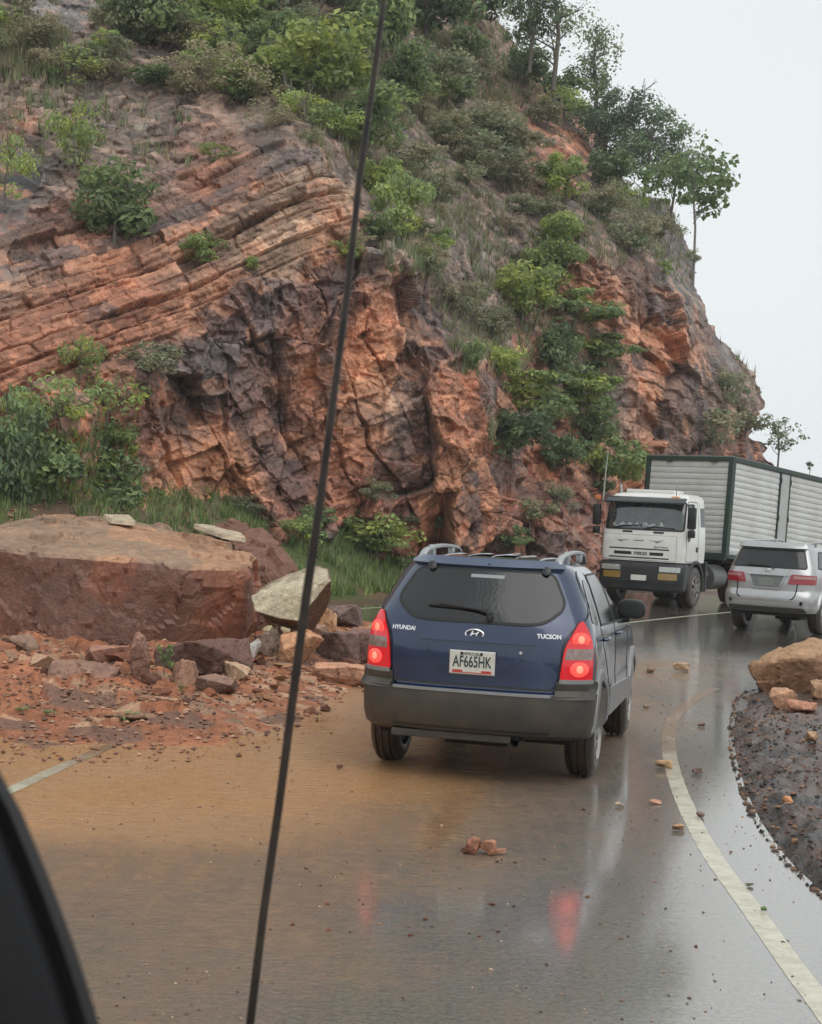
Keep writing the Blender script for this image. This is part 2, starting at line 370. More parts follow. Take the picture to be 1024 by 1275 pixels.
# --- scree and soil slopes
dS = (fbm(P0 * .45, 4, 55) - .5) * 1.3 + f3 * .12 + f2 * .16 + (np.maximum(0, h01(h3, 9) - .8)) * .5
wA = mA; wB = mB * (1 - mA); wE = np.clip(mE + mE2 + mRidge, 0, 1) * (1 - mB) * (1 - mA)
wS = np.clip(1 - wA - wB - wE, 0, 1)
disp = wA * dA + wB * dB + wE * dE + wS * dS + f4 * .04 + (fbm(P0 * 3.1, 3, 66) - .5) * .05
disp = np.where(mF > .5, disp * .25, disp)
vw = np.array([0, 0, H]) - P0; vw /= np.linalg.norm(vw, axis=1, keepdims=True)
graz = sstep(.06, .42, np.abs((N0 * vw).sum(1)))
disp = disp * (.30 + .70 * graz)
dg = disp.reshape(NR, NC)
for _ in range(2):
    q = np.pad(dg, 1, mode='edge')
    dg = (4 * dg + q[:-2, 1:-1] + q[2:, 1:-1] + q[1:-1, :-2] + q[1:-1, 2:]) / 8
disp = dg.ravel()
vw = np.array([0, 0, H]) - P0; vw /= np.linalg.norm(vw, axis=1, keepdims=True)
dirn = N0 * .75 + vw * .9; dirn /= np.linalg.norm(dirn, axis=1, keepdims=True)
P1 = P0 + dirn * disp[:, None]
# --- albedo
def c3(*v): return np.array(v, np.float32)
ORG = c3(.40, .150, .070); ORG2 = c3(.46, .20, .095); BRN = c3(.235, .130, .090); TAN = c3(.40, .255, .165); PUR = c3(.105, .080, .080)
GRY = c3(.19, .165, .150); SOIL = c3(.145, .105, .080); SLT = c3(.032, .033, .038); RED = c3(.27, .105, .065)
colpts = [  # x, y, radius, colour
 (0,330,60,TAN),(60,340,70,BRN),(150,370,70,ORG),(60,420,70,ORG),(0,480,60,ORG),(230,330,60,BRN),(330,290,60,TAN),(260,380,50,ORG2),(350,190,50,GRY),(370,230,60,TAN),(400,290,50,ORG2),(300,230,60,BRN),
 (10,230,70,SLT),(12,300,60,SLT),(-60,280,90,SLT),(20,165,26,ORG),(85,12,40,c3(.17,.16,.17)),(130,200,70,SOIL),(250,200,60,RED),(200,170,50,PUR),(290,180,40,BRN),(150,240,50,BRN),(100,280,40,RED),(200,120,90,SOIL),(60,120,80,SOIL),(350,130,60,SOIL),
 (220,450,42,PUR),(290,430,40,PUR),(250,485,34,PUR),(330,380,34,PUR),(300,480,40,ORG),(180,500,36,ORG),(270,400,34,RED),(250,560,60,ORG2),(200,540,40,ORG),(300,600,60,ORG2),(240,620,60,ORG2),(330,520,50,RED),(350,460,45,ORG),(370,390,45,ORG),(400,430,45,ORG),(360,560,45,PUR),(370,620,50,RED),
 (430,360,50,PUR),(450,420,40,ORG),(470,380,40,ORG),(500,440,45,ORG2),(540,470,45,ORG),(450,480,50,ORG2),(480,520,50,TAN),(430,560,60,ORG),(520,560,50,ORG),(560,600,50,ORG2),(580,520,40,ORG),(540,400,40,PUR),(560,440,30,PUR),(490,600,50,RED),(440,620,50,RED),(570,650,40,ORG),
 (500,340,40,BRN),(460,280,40,GRY),(560,330,60,SOIL),(600,270,70,SOIL),(620,200,60,SOIL),(590,230,50,PUR),(560,150,80,SOIL),(600,60,60,BRN),(660,130,50,RED),(700,180,40,ORG),(690,100,50,BRN),(500,60,90,SOIL),(450,150,70,SOIL),
 (610,330,40,GRY),(650,300,50,SOIL),(640,620,50,RED),(690,560,50,ORG),(660,500,40,RED),(690,650,50,RED),(740,320,30,ORG),(740,360,30,ORG),(700,290,30,GRY),(760,480,35,GRY),(790,520,40,GRY),
 (820,420,40,ORG2),(830,470,60,ORG2),(810,520,60,ORG2),(790,440,40,ORG),(850,430,40,ORG),(780,370,50,BRN),(850,360,50,GRY),(840,300,50,PUR),(880,420,50,GRY),(900,480,50,GRY),(930,520,50,BRN),(860,520,40,SOIL),(950,570,40,RED),(800,250,50,GRY),(780,300,60,SOIL),(750,270,50,SOIL)]
cw = np.zeros(len(P0)) + 1e-9; cc = np.zeros((len(P0), 3))
for x, y, r, c in colpts:
    g = np.exp(-((QX - x) ** 2 + (QY - y) ** 2) / (2 * (r * .62) ** 2)) + 1e-7
    g = g ** 1.6
    cw += g; cc += g[:, None] * c
cc /= cw[:, None]
blk = np.where(wA > .5, .6 * h01(hj, 6) + .4 * h01(hj2, 6), np.where(wE > .5, h01(i2, 6), .65 * h01(b2_, 8) + .35 * h01(b3_, 8)))[:, None]
blk2 = np.where(wA > .5, h01(hl, 6), np.where(wE > .5, h01(i1, 6), .5 * h01(b1, 8) + .5 * h01(h1, 6)))[:, None]
big = fbm(P0 * .8, 4, 91)[:, None]; str_ = fbm(P0 * np.array([2.2, 2.2, .5]), 4, 92)[:, None]
cc = cc * (.45 + 1.0 * blk) * (.75 + .5 * blk2)
rk = mRock[:, None]
# dark weathering patina on some faces, fresh orange on others, pale edges
pat = sstep(.57, .70, .55 * blk2 + .45 * big + .18 * str_ - .02)
cc = cc * (1 - .78 * pat * rk) + PUR * .95 * (.78 * pat * rk)
fr = sstep(.55, .72, .5 * blk + .5 * str_) * rk * .6
cc = cc * (1 - fr) + ORG2 * 1.02 * fr
rust = sstep(.5, .62, str_) * .25 * rk
cc = cc * (1 - rust) + RED * rust
edge = np.where(wE > .5, k2, e2)[:, None]
ed = (1 - sstep(0, .05, edge)) * .25 * rk * (1 - wA[:, None])
cc = cc * (1 - ed) + GRY * 1.5 * ed
grey = sstep(.45, .7, fbm(P0 * 2.6, 3, 93))[:, None] * .5 * (1 - rk)
stone = (h01(h3, 12)[:, None] > .80) * (1 - rk) * .6
cc = cc * (1 - grey) + GRY * grey; cc = cc * (1 - stone) + (BRN * 1.2 + GRY * .6) * stone * .8
cc = cc * c3(1.06, 1.02, .97); lum = cc.mean(1, keepdims=True); cc = lum + (cc - lum) * .82
cc = np.clip(cc, .02, .6)
MCLIFF = rockmat('cliff_rock', .55, 1.0, .9, .35, crisp=True)
cliff = npmesh('cliff', P1, gridfaces(NR, NC), MCLIFF, smooth=False, col=cc)
tag(cliff, kind='structure')
# coarse copy for standing plants on the surface
st = 6
idx = (np.arange(0, NR, st)[:, None] * NC + np.arange(0, NC, st)[None, :])
Vc = P1[idx.ravel()]
bvh = BVHTree.FromPolygons([tuple(v) for v in Vc], gridfaces(idx.shape[0], idx.shape[1]).tolist())
def hit(x, y):
    o = Vector((0, 0, H)); d = (W(x, y, 1) - o).normalized()
    return bvh.ray_cast(o, d)[:2]
# ================================================================ GROUND, ROAD
def ground_h(X, Y):
    p2 = np.stack([X, Y], 1)
    le = left_edge(Y) - X; ri = X - right_edge(Y)
    z = np.full(len(X), -.035)
    # right verge: wet dirt, a ragged lip then lumpy ground
    rag = (smoothn(p2, 2.6, 5) - .5) * .35 + (smoothn(p2, 6, 6, 3) - .5) * .20
    t = sstep(-.02, .3, ri + rag)
    z = z + t * (.075 + .11 * (smoothn(p2, 1.8, 8, 4) - .35) + .085 * (smoothn(p2, 9, 18, 3) - .5) + .05 * (smoothn(p2, 22, 19, 2) - .5) + .03 * np.clip(ri, 0, 3)) - .06 * np.clip(ri - 4, 0, 40)
    # left verge: grassy bank that climbs to the foot of the cliff
    tl = np.clip(le - .9, 0, 12)
    z = z + .09 * sstep(0, .4, le) + 1.7 * sstep(0, 4.6, tl) + .10 * tl + (smoothn(p2, .6, 4) - .5) * .5 * sstep(.3, 2, le)
    return z + fall(X, Y)
yy = np.concatenate([[-60, -20, 0], np.geomspace(2.2, 75, 420), [90, 120, 200, 500, 1500, 4000]])
uu = np.concatenate([np.linspace(-3, -.75, 14), np.linspace(-.7, .72, 520), np.linspace(.78, 3, 14)])
YY, UU = np.meshgrid(yy, uu, indexing='ij'); XX = UU * np.maximum(np.abs(YY), 14) * 1.0
XX = np.where((YY < 14) & (YY > -1), UU * 14 * .62 + (UU * np.maximum(YY, 2)) * .38, XX)
X = XX.ravel(); Y = YY.ravel(); Z = ground_h(X, Y)
Z = np.where(Y > 130, np.minimum(Z, -8), Z); Z = np.clip(Z, -30, 6)
p2 = np.stack([X, Y], 1)
ri = X - right_edge(Y); le = left_edge(Y) - X
n1 = smoothn(p2, 1.2, 70, 4)[:, None]; n2 = smoothn(p2, 7, 71, 3)[:, None]; n3 = smoothn(p2, .5, 73, 3)[:, None]
DK = c3(.028, .025, .024); DB_ = c3(.085, .052, .040); GB = c3(.075, .095, .035); MUD = c3(.30, .118, .060)
gc = DK + (DB_ - DK) * sstep(.40, .6, n1 * .6 + n2 * .4 + .10 * np.clip(ri[:, None] - .3, -.5, 1.0))
gc = gc * (.6 + .8 * n2)
lw = sstep(-.5, .8, le)[:, None]
kg = sstep(.4, .6, n3) * sstep(-5.5, -3.5, X)[:, None]; gl = c3(.15, .095, .062) * (1 - kg) + GB * kg
gc = gc * (1 - lw) + gl * lw
MGR = rockmat('wet_earth', .38, 2.2, .8, .5)
gr = npmesh('ground', np.stack([X, Y, Z], 1), gridfaces(len(yy), len(uu)), MGR, smooth=True, col=gc)
tag(gr, kind='structure')
_gi = [i for i, v in enumerate(yy) if -1 < v < 76]
_gb = BVHTree.FromPolygons([tuple(v) for v in np.stack([X, Y, Z], 1)], gridfaces(len(yy), len(uu)).tolist())
def gz(x, y):
    h = _gb.ray_cast(Vector((x, y, 20)), Vector((0, 0, -1)))[0]; return h.z if h else 0.0

# --- road: wet tarmac with mud slurry
ry = np.concatenate([np.linspace(-60, 0, 12), np.linspace(1, 60, 400), np.linspace(62, 94, 14)])
ru = np.linspace(0, 1, 90)
RX = []; RY = []
for y in ry:
    rex = float(right_edge(y)); x0, nx, ny = [float(v) for v in cen(y)]
    lx, ly = x0 - 5.3 * nx, y - 5.3 * ny
    rx, ryy = (rex, y)
    kk = min(1, max(0, (y - 17) / 8)); rx = rx * (1 - kk) + (x0 + 5.6 * nx) * kk; ryy = ryy * (1 - kk) + (y + 5.6 * ny) * kk
    RX.append(lx + (rx - lx) * ru); RY.append(ly + (ryy - ly) * ru)
RX = np.array(RX); RY = np.array(RY)
RX[:, -1] += .05
RZ = fall(RX.ravel(), RY.ravel())
m = bpy.data.materials.new('wet_tarmac'); m.use_nodes = True; t = m.node_tree; b = t.nodes['Principled BSDF']; 
def L(a, b): t.links.new(a, b)
co = t.nodes.new('ShaderNodeTexCoord')
def nz(scale, det=4, rough=.6, vec=None, sc=None):
    n = t.nodes.new('ShaderNodeTexNoise'); n.inputs['Scale'].default_value = scale; n.inputs['Detail'].default_value = det; n.inputs['Roughness'].default_value = rough
    if sc:
        mp = t.nodes.new('ShaderNodeMapping'); mp.inputs['Scale'].default_value = sc; mp.inputs['Rotation'].default_value = (0, 0, R(-12))
        L(co.outputs['Object'], mp.inputs['Vector']); L(mp.outputs[0], n.inputs['Vector'])
    else: L(co.outputs['Object'], n.inputs['Vector'])
    return n.outputs['Fac']
def mrange(v, a, b_, c, d):
    n = t.nodes.new('ShaderNodeMapRange'); n.inputs['From Min'].default_value = a; n.inputs['From Max'].default_value = b_
    n.inputs['To Min'].default_value = c; n.inputs['To Max'].default_value = d; L(v, n.inputs['Value']); return n.outputs[0]
def mth(op, a, b_=None):
    n = t.nodes.new('ShaderNodeMath'); n.operation = op
    for i, v in enumerate((a, b_)):
        if v is None: continue
        if isinstance(v, (int, float)): n.inputs[i].default_value = v
        else: L(v, n.inputs[i])
    return n.outputs[0]
def mixc(f, c1, c2):
    n = t.nodes.new('ShaderNodeMix'); n.data_type = 'RGBA'; L(f, n.inputs['Factor'])
    for k, v in (('A', c1), ('B', c2)):
        if isinstance(v, tuple): n.inputs[k].default_value = (*v, 1)
        else: L(v, n.inputs[k])
    return n.outputs['Result']
mudat = t.nodes.new('ShaderNodeAttribute'); mudat.attribute_name = 'Col'
sp = t.nodes.new('ShaderNodeSeparateColor'); L(mudat.outputs['Color'], sp.inputs[0])
grain = nz(140, 3, .7); mid = nz(9, 5, .7); big_ = nz(.9, 4, .55); stre = nz(3.5, 4, .6, sc=(3.2, .35, 1))
spk = nz(34, 6, .85); asph = mixc(mrange(spk, .36, .64, 0, 1), (.035, .033, .030), (.27, .235, .19))
slur = mixc(mrange(mid, .3, .7, 0, 1), (.20, .105, .050), (.40, .225, .11))
slur2 = mixc(mrange(stre, .35, .65, 0, 1), slur, (.21, .135, .08))
mf = mth('ADD', sp.outputs[0], mth('ADD', mrange(big_, .25, .75, -.22, .22), mth('ADD', mrange(stre, .3, .7, -.13, .13), mrange(mid, .3, .7, -.10, .10))))
mf = mrange(mf, .28, .78, 0, 1)
slur3 = mixc(sp.outputs[2], slur2, mixc(mrange(mid, .3, .7, 0, 1), (.40, .205, .085), (.52, .285, .125)))
thin = mixc(mf, asph, slur3)
L(thin, b.inputs['Base Color'])
rp1 = nz(30, 4, .7); rp2 = nz(1, 4, .75, sc=(2.2, 22, 1))
pud = mrange(mth('ADD', mth('ADD', mrange(big_, .3, .7, -.10, .10), mth('ADD', mrange(rp2, .3, .7, -.16, .16), mrange(rp1, .3, .7, -.12, .12))), sp.outputs[1]), .42, .60, 0, 1)
rg = mth('ADD', mrange(pud, 0, 1, .30, .06), mrange(grain, .3, .7, -.03, .05)); L(rg, b.inputs['Roughness'])
b.inputs['IOR'].default_value = 1.6; b.inputs['Specular IOR Level'].default_value = .7
t.links.new(mrange(mf, 0, 1, .95, .15), b.inputs['Coat Weight']); b.inputs['Coat Roughness'].default_value = .10
bu = t.nodes.new('ShaderNodeBump'); bu.inputs['Distance'].default_value = .028
L(mrange(pud, 0, 1, 1.0, .10), bu.inputs['Strength'])
rip = nz(24, 5, .8); rip2 = nz(1, 4, .75, sc=(5, 16, 1)); L(mth('ADD', mth('MULTIPLY', rip, 1.0), mth('MULTIPLY', rip2, 1.0)), bu.inputs['Height']); L(bu.outputs[0], b.inputs['Normal'])
MROAD = m
def road_attr(X, Y):
    # mud slurry everywhere on the left; clears to the right of the wheel track and near the camera
    x0 = spl(cy_, cx_, Y)
    u = X - x0                                  # metres right of the centre line
    edge = np.interp(Y, [0, 6.3, 8.3, 11, 13, 17, 21], [4.0, 4.05, 4.25, 4.6, 4.85, 5.2, 5.6])
    mud = 1 - .55 * sstep(2.0, 4.0, u - .14 * np.clip(Y - 8, 0, 9)) - .40 * sstep(edge - .5, edge + .2, u)
    mud = np.clip(mud * (.56 + .44 * sstep(7.2, 9.8, Y + .55 * (-X - 1.0))), 0, 1)
    mud = mud * (1 - .25 * sstep(-.5, 1.0, X) * sstep(9, 12, Y))
    mud = mud * (1 - .78 * sstep(22, 27, Y))
    pud = .05 + .9 * sstep(edge - .35, edge + .30, u); pud = np.maximum(pud, .62 * sstep(23, 27, Y) * (u > -9))
    pud = np.maximum(pud, .60 * np.exp(-((u - 2.75 - .02 * Y) / .22) ** 2) * sstep(7.4, 9.5, Y) * (1 - sstep(12.6, 13.4, Y)))
    pud = np.maximum(pud, .50 * sstep(8.6, 10.2, Y - .5 * (X + 2)) * (u < 3.2) * (1 - sstep(15, 18, Y)))
    pq = np.stack([X, Y], 1); wv_ = (smoothn(pq, .9, 401, 3) - .5) * 2.2
    org = sstep(8.9, 10.4, Y + .5 * (-X - 1.2) + wv_) * (1 - sstep(-1.0, 1.0, X + wv_ * .6)) * (1 - sstep(20, 23, Y))
    return np.stack([np.clip(mud + .2 * org, 0, 1), pud, org], 1)
# finer strip so the mud mask has resolution
road = npmesh('road', np.stack([RX.ravel(), RY.ravel(), RZ], 1), gridfaces(len(ry), len(ru)), MROAD, smooth=True, col=road_attr(RX.ravel(), RY.ravel()))
tag(road, kind='structure')

# --- painted lines, worn and mud-stained
def line_mat(name, mudlvl):
    global t, co
    m = bpy.data.materials.new(name); m.use_nodes = True; t = m.node_tree; b = t.nodes['Principled BSDF']
    co = t.nodes.new('ShaderNodeTexCoord')
    n = nz(7, 6, .75); g = nz(120, 3, .7)
    c = mixc(mrange(n, .40, .62, 0, 1), (.56, .54, .43), (.40, .37, .28))
    fa = t.nodes.new('ShaderNodeAttribute'); fa.attribute_name = 'Col'
    c = mixc(mrange(mth('ADD', mth('ADD', nz(2.2, 5, .7), mudlvl), mth('ADD', mth('MULTIPLY', fa.outputs['Fac'], .75), mth('MULTIPLY', nz(40, 4, .7), .12))), .55, .95, 0, 1), c, (.21, .135, .08))
    c = mixc(mrange(g, .58, .75, 0, .3), c, (.09, .085, .08))
    t.links.new(c, b.inputs['Base Color']); b.inputs['Roughness'].default_value = .35; b.inputs['Coat Weight'].default_value = .2
    b.inputs['IOR'].default_value = 1.35
    return m
def ribbon(name, pts, wd, m, z=.002, seed=0, fade=None):
    pts = np.array(pts); tg = np.gradient(pts, axis=0); tg /= np.linalg.norm(tg, axis=1, keepdims=True)
    nn = np.stack([tg[:, 1], -tg[:, 0]], 1); r = np.random.default_rng(seed)
    l = pts - nn * (wd / 2 + (r.random(len(pts))[:, None] - .5) * .006); q = pts + nn * (wd / 2 + (r.random(len(pts))[:, None] - .5) * .006)
    V = np.stack([l, q], 1).reshape(-1, 2); z_ = fall(V[:, 0], V[:, 1]) + z
    fd = np.zeros(len(V)) if fade is None else sstep(fade[0], fade[1], V[:, 1])
    o = npmesh(name, np.concatenate([V, z_[:, None]], 1), gridfaces(len(pts), 2), m, col=np.stack([fd] * 3, 1))
    return tag(o, kind='structure')
ys = np.arange(-5, 60, .1)
ribbon('road_edge_line', [(float(right_line(y)), y) for y in ys if y < 20.0], .125, line_mat('paint_clean', -.06), seed=1, fade=(11.5, 17.5))
ribbon('road_centre_line', [(float(spl(cy_, cx_, y)), y) for y in np.arange(-5, 13.6, .25)], .11, line_mat('paint_dull', .10), seed=3, fade=(11.0, 15.0))
ribbon('road_centre_line', [(float(spl(cy_, cx_, y)), y) for y in np.arange(27, 60, .25)], .11, line_mat('paint_far', -.15), seed=4)
ribbon('road_edge_line', [tuple(float(v) for v in offc(y, -4.9)) for y in np.arange(27, 60, .5)], .10, line_mat('paint_far_edge', -.1), seed=5)

# --- mud heap of the slide over the left lane
def heap(X, Y):
    x0 = spl(cy_, cx_, Y)
    # outline: from the left edge of the frame to x ~ -0.4 near the car
    front = 11.2 + .30 * np.clip(X + 4.2, 0, 9) + .0 * X
    t1 = sstep(0, 2.4, Y - front)
    rt = sstep(.3, 2.0, (-.35 + .12 * (Y - 14)) - X)
    far = sstep(0, 4.5, 29.5 + .4 * np.clip(X + 1, -20, 3) - Y)
    return t1 * rt * far
hy = np.geomspace(10.6, 33, 260); hu = np.linspace(-.62, .03, 300)
YY, UU = np.meshgrid(hy, hu, indexing='ij'); XX = UU * np.maximum(YY, 14)
X = XX.ravel(); Y = YY.ravel(); p2 = np.stack([X, Y], 1); hp = heap(X, Y)
lump = smoothn(p2, 1.1, 40, 4); fine = smoothn(p2, 6, 41, 3)
p3 = np.stack([X, Y, X * 0], 1)
ff, ee, hh = facet(p3 * 2.2, 44, 1, .8); ff2, ee2, hh2 = facet(p3 * 5.5, 45, 1, .8)
Z = -.035 + hp * (.06 + .13 * sstep(13, 18.5, Y) + .30 * (lump - .4) * sstep(11.5, 15, Y)) + hp * (.05 * (fine - .5) + .10 * np.maximum(ff, 0) * sstep(12, 15, Y) + .05 * np.maximum(ff2, 0)) + (smoothn(p2, 3, 48) - .55) * .05 * (hp > 0)
mc = MUD * (.55 + .8 * fine[:, None]) * (.75 + .5 * lump[:, None])
mc = np.where((h01(hh2, 3) > .82)[:, None], c3(.40, .24, .15) * (.6 + .6 * h01(hh2, 4)[:, None]), mc)
mc = np.where((h01(hh, 3) > .8)[:, None], BRN * .75, mc)
MMUD = rockmat('slide_mud', .62, 3.5, .8, .22)
hpo = npmesh('mud_slide', np.stack([X, Y, Z], 1), gridfaces(len(hy), len(hu)), MMUD, smooth=False, col=mc)
tag(hpo, kind='structure')
_hb = BVHTree.FromPolygons([tuple(v) for v in np.stack([X, Y, Z], 1)], gridfaces(len(hy), len(hu)).tolist())
def heap_z(x, y):
    h = _hb.ray_cast(Vector((x, y, 5)), Vector((0, 0, -1)))[0]; return max(0.0, h.z) if h else 0.0
def GH(x, y):
    g = G(x, y)
    for _ in range(6): g = G(x, y, .5 * g.z + .5 * heap_z(g.x, g.y))
    return g
# ================================================================ VEHICLES
def hermite(tab, z, k):
    tab = np.asarray(tab, float); return spl(tab[:, 0], tab[:, k], z)
class Body:
    """car shell from horizontal slices: rows (z, half width, rear y, front y); rounded in plan"""
    def __init__(s, tab, Rr=.42, nr=3.2, Rf=.8, nf=2.6, lin=False):
        s.tab = np.asarray(tab, float); s.Rr, s.nr, s.Rf, s.nf = Rr, nr, Rf, nf
    def w(s, z): return np.interp(z, s.tab[:, 0], s.tab[:, 1])
    def yr(s, z): return np.interp(z, s.tab[:, 0], s.tab[:, 2])
    def yf(s, z): return np.interp(z, s.tab[:, 0], s.tab[:, 3])
    def taper(s, y, z): return 1 - .035 * np.clip((y - 2.2) / 2.2, 0, 1) ** 2 - .012 * np.clip((1.2 - y) / 1.2, 0, 1) ** 2
    def rear(s, x, z):
        u = np.clip(np.abs(x) / s.w(z), 0, .9999); return s.yr(z) + s.Rr * (1 - (1 - u ** s.nr) ** (1 / s.nr))
    def side(s, y, z):
        t = np.clip((s.Rr - (y - s.yr(z))) / s.Rr, 0, 1); k = (1 - t ** s.nr) ** (1 / s.nr)
        t2 = np.clip((s.Rf - (s.yf(z) - y)) / s.Rf, 0, 1); k2 = (1 - t2 ** s.nf) ** (1 / s.nf)
        return s.w(z) * np.minimum(k, k2) * s.taper(y, z)
    def mesh(s, name, zs, m, parent, push=0.0, n=36, z0cap=True, z1cap=True):
        a = np.linspace(0, np.pi / 2, n); V = []
        for z in zs:
            wd, yr, yf = s.w(z) + push, s.yr(z) - push, s.yf(z) + push
            def q(Rc, nn):
                c = np.abs(np.cos(a)) ** (2 / nn); d = np.abs(np.sin(a)) ** (2 / nn); return c, d
            c, d = q(s.Rr, s.nr)      # rear right: from the side to the rear centre
            xr = wd * c; yrr = yr + s.Rr * (1 - d)
            c2, d2 = q(s.Rf, s.nf); xf = wd * c2; yff = yf - s.Rf * (1 - d2)
            sy = np.linspace(yr + s.Rr, yf - s.Rf, 26)[1:-1]; sx = np.full(len(sy), wd)
            hx = np.concatenate([xr[::-1], sx, xf]); hy = np.concatenate([yrr[::-1], sy, yff])
            hx = hx * s.taper(hy, z); 
            X = np.concatenate([hx, -hx[::-1][1:-1]]); Y = np.concatenate([hy, hy[::-1][1:-1]])
            V.append(np.stack([X, Y, np.full(len(X), z)], 1))
        nc = len(V[0]); V = np.concatenate(V)
        bm = bmesh.new(); vs = [bm.verts.new(v) for v in V]
        for f in gridfaces(len(zs), nc, wrap=True): bm.faces.new([vs[i] for i in f])
        for cap, r in ((z0cap, 0), (z1cap, len(zs) - 1)):
            if cap:
                ring = vs[r * nc:(r + 1) * nc]; h = (nc + 2) // 2
                # strips across the car
                right_ = ring[:h]; left_ = [ring[0]] + ring[::-1][:nc - h] + [ring[h - 1]]
                for i in range(h - 1):
                    q4 = [right_[i], right_[i + 1], left_[i + 1], left_[i]]; q4 = list(dict.fromkeys(q4))
                    if len(q4) > 2:
                        try: bm.faces.new(q4)
                        except ValueError: pass
        bmesh.ops.recalc_face_normals(bm, faces=bm.faces)
        return bmobj(name, bm, m, parent, smooth=True, angle=38)

def bmobj(name, bm, m, parent=None, smooth=False, angle=30, link=True):
    me = bpy.data.meshes.new(name); bm.normal_update()
    if smooth:
        for f in bm.faces: f.smooth = True
        for e in bm.edges:
            if len(e.link_faces) == 2 and e.calc_face_angle(0) > R(angle): e.smooth = False
    bm.to_mesh(me); bm.free(); 
    if m: me.materials.append(m)
    o = bpy.data.objects.new(name, me)
    if link: C.objects.link(o)
    o.parent = parent; return o
def box(bm, c, s, rot_=None, bev=0.0):
    r = bmesh.ops.create_cube(bm, size=1.0); vs = r['verts']
    bmesh.ops.scale(bm, vec=s, verts=vs)
    if bev > 0:
        es = list({e for v in vs for e in v.link_edges})
        rr = bmesh.ops.bevel(bm, geom=es, offset=bev, segments=2, affect='EDGES', profile=.6); vs = list({v for f in rr['faces'] for v in f.verts} | {v for v in vs if v.is_valid})
    if rot_ is not None: bmesh.ops.rotate(bm, cent=(0, 0, 0), matrix=rot_, verts=vs)
    bmesh.ops.translate(bm, vec=c, verts=vs); return vs
def cyl(bm, c, r, d, axis='Z', n=24, r2=None, cap=True):
    M = {'Z': Matrix.Identity(3), 'X': Matrix.Rotation(R(90), 3, 'Y'), 'Y': Matrix.Rotation(R(90), 3, 'X')}[axis]
    q = bmesh.ops.create_cone(bm, cap_ends=cap, segments=n, radius1=r, radius2=r if r2 is None else r2, depth=d)
    bmesh.ops.rotate(bm, cent=(0, 0, 0), matrix=M, verts=q['verts']); bmesh.ops.translate(bm, vec=c, verts=q['verts']); return q['verts']
def tube(bm, pts, r, n=8, cap=True):
    pts = [Vector(p) for p in pts]; rs = r if isinstance(r, (list, tuple)) else [r] * len(pts); rings = []
    pn = None
    for i, p in enumerate(pts):
        d = (pts[min(i + 1, len(pts) - 1)] - pts[max(i - 1, 0)]).normalized()
        if pn is None: pn = d.orthogonal().normalized()
        pn = (pn - d * pn.dot(d)).normalized(); bn = d.cross(pn)
        rings.append([bm.verts.new(p + (pn * math.cos(6.28318 * k / n) + bn * math.sin(6.28318 * k / n)) * rs[i]) for k in range(n)])
    for a, b in zip(rings, rings[1:]):
        for k in range(n): bm.faces.new([a[k], a[(k + 1) % n], b[(k + 1) % n], b[k]])
    if cap: bm.faces.new(rings[0][::-1]); bm.faces.new(rings[-1])
def lathe(bm, prof, axis='X', n=40, cen_=(0, 0, 0)):
    """prof: (along, radius)"""
    rings = []
    for a, r in prof:
        ring = []
        for k in range(n):
            t = 2 * math.pi * k / n; u, v = r * math.cos(t), r * math.sin(t)
            p = (a, u, v) if axis == 'X' else (u, v, a) if axis == 'Z' else (u, a, v)
            ring.append(bm.verts.new((p[0] + cen_[0], p[1] + cen_[1], p[2] + cen_[2])))
        rings.append(ring)
    for a, b in zip(rings, rings[1:]):
        for k in range(n): bm.faces.new([a[k], a[(k + 1) % n], b[(k + 1) % n], b[k]])
    bmesh.ops.recalc_face_normals(bm, faces=bm.faces)
def rnd_poly(pts, rad, seg=5):
    """round the corners of a 2D polygon; rad number or list"""
    out = []; n = len(pts)
    for i in range(n):
        p0, p1, p2_ = Vector(pts[i - 1]), Vector(pts[i]), Vector(pts[(i + 1) % n]); r = rad[i] if isinstance(rad, (list, tuple)) else rad
        a, b = (p0 - p1), (p2_ - p1); r_ = min(r, a.length * .48, b.length * .48)
        if r_ < 1e-4: out.append(tuple(p1)); continue
        s, e_ = p1 + a.normalized() * r_, p1 + b.normalized() * r_
        for k in range(seg + 1):
            t = k / seg; out.append(tuple(s * (1 - t) ** 2 + p1 * 2 * t * (1 - t) + e_ * t * t))
    return out
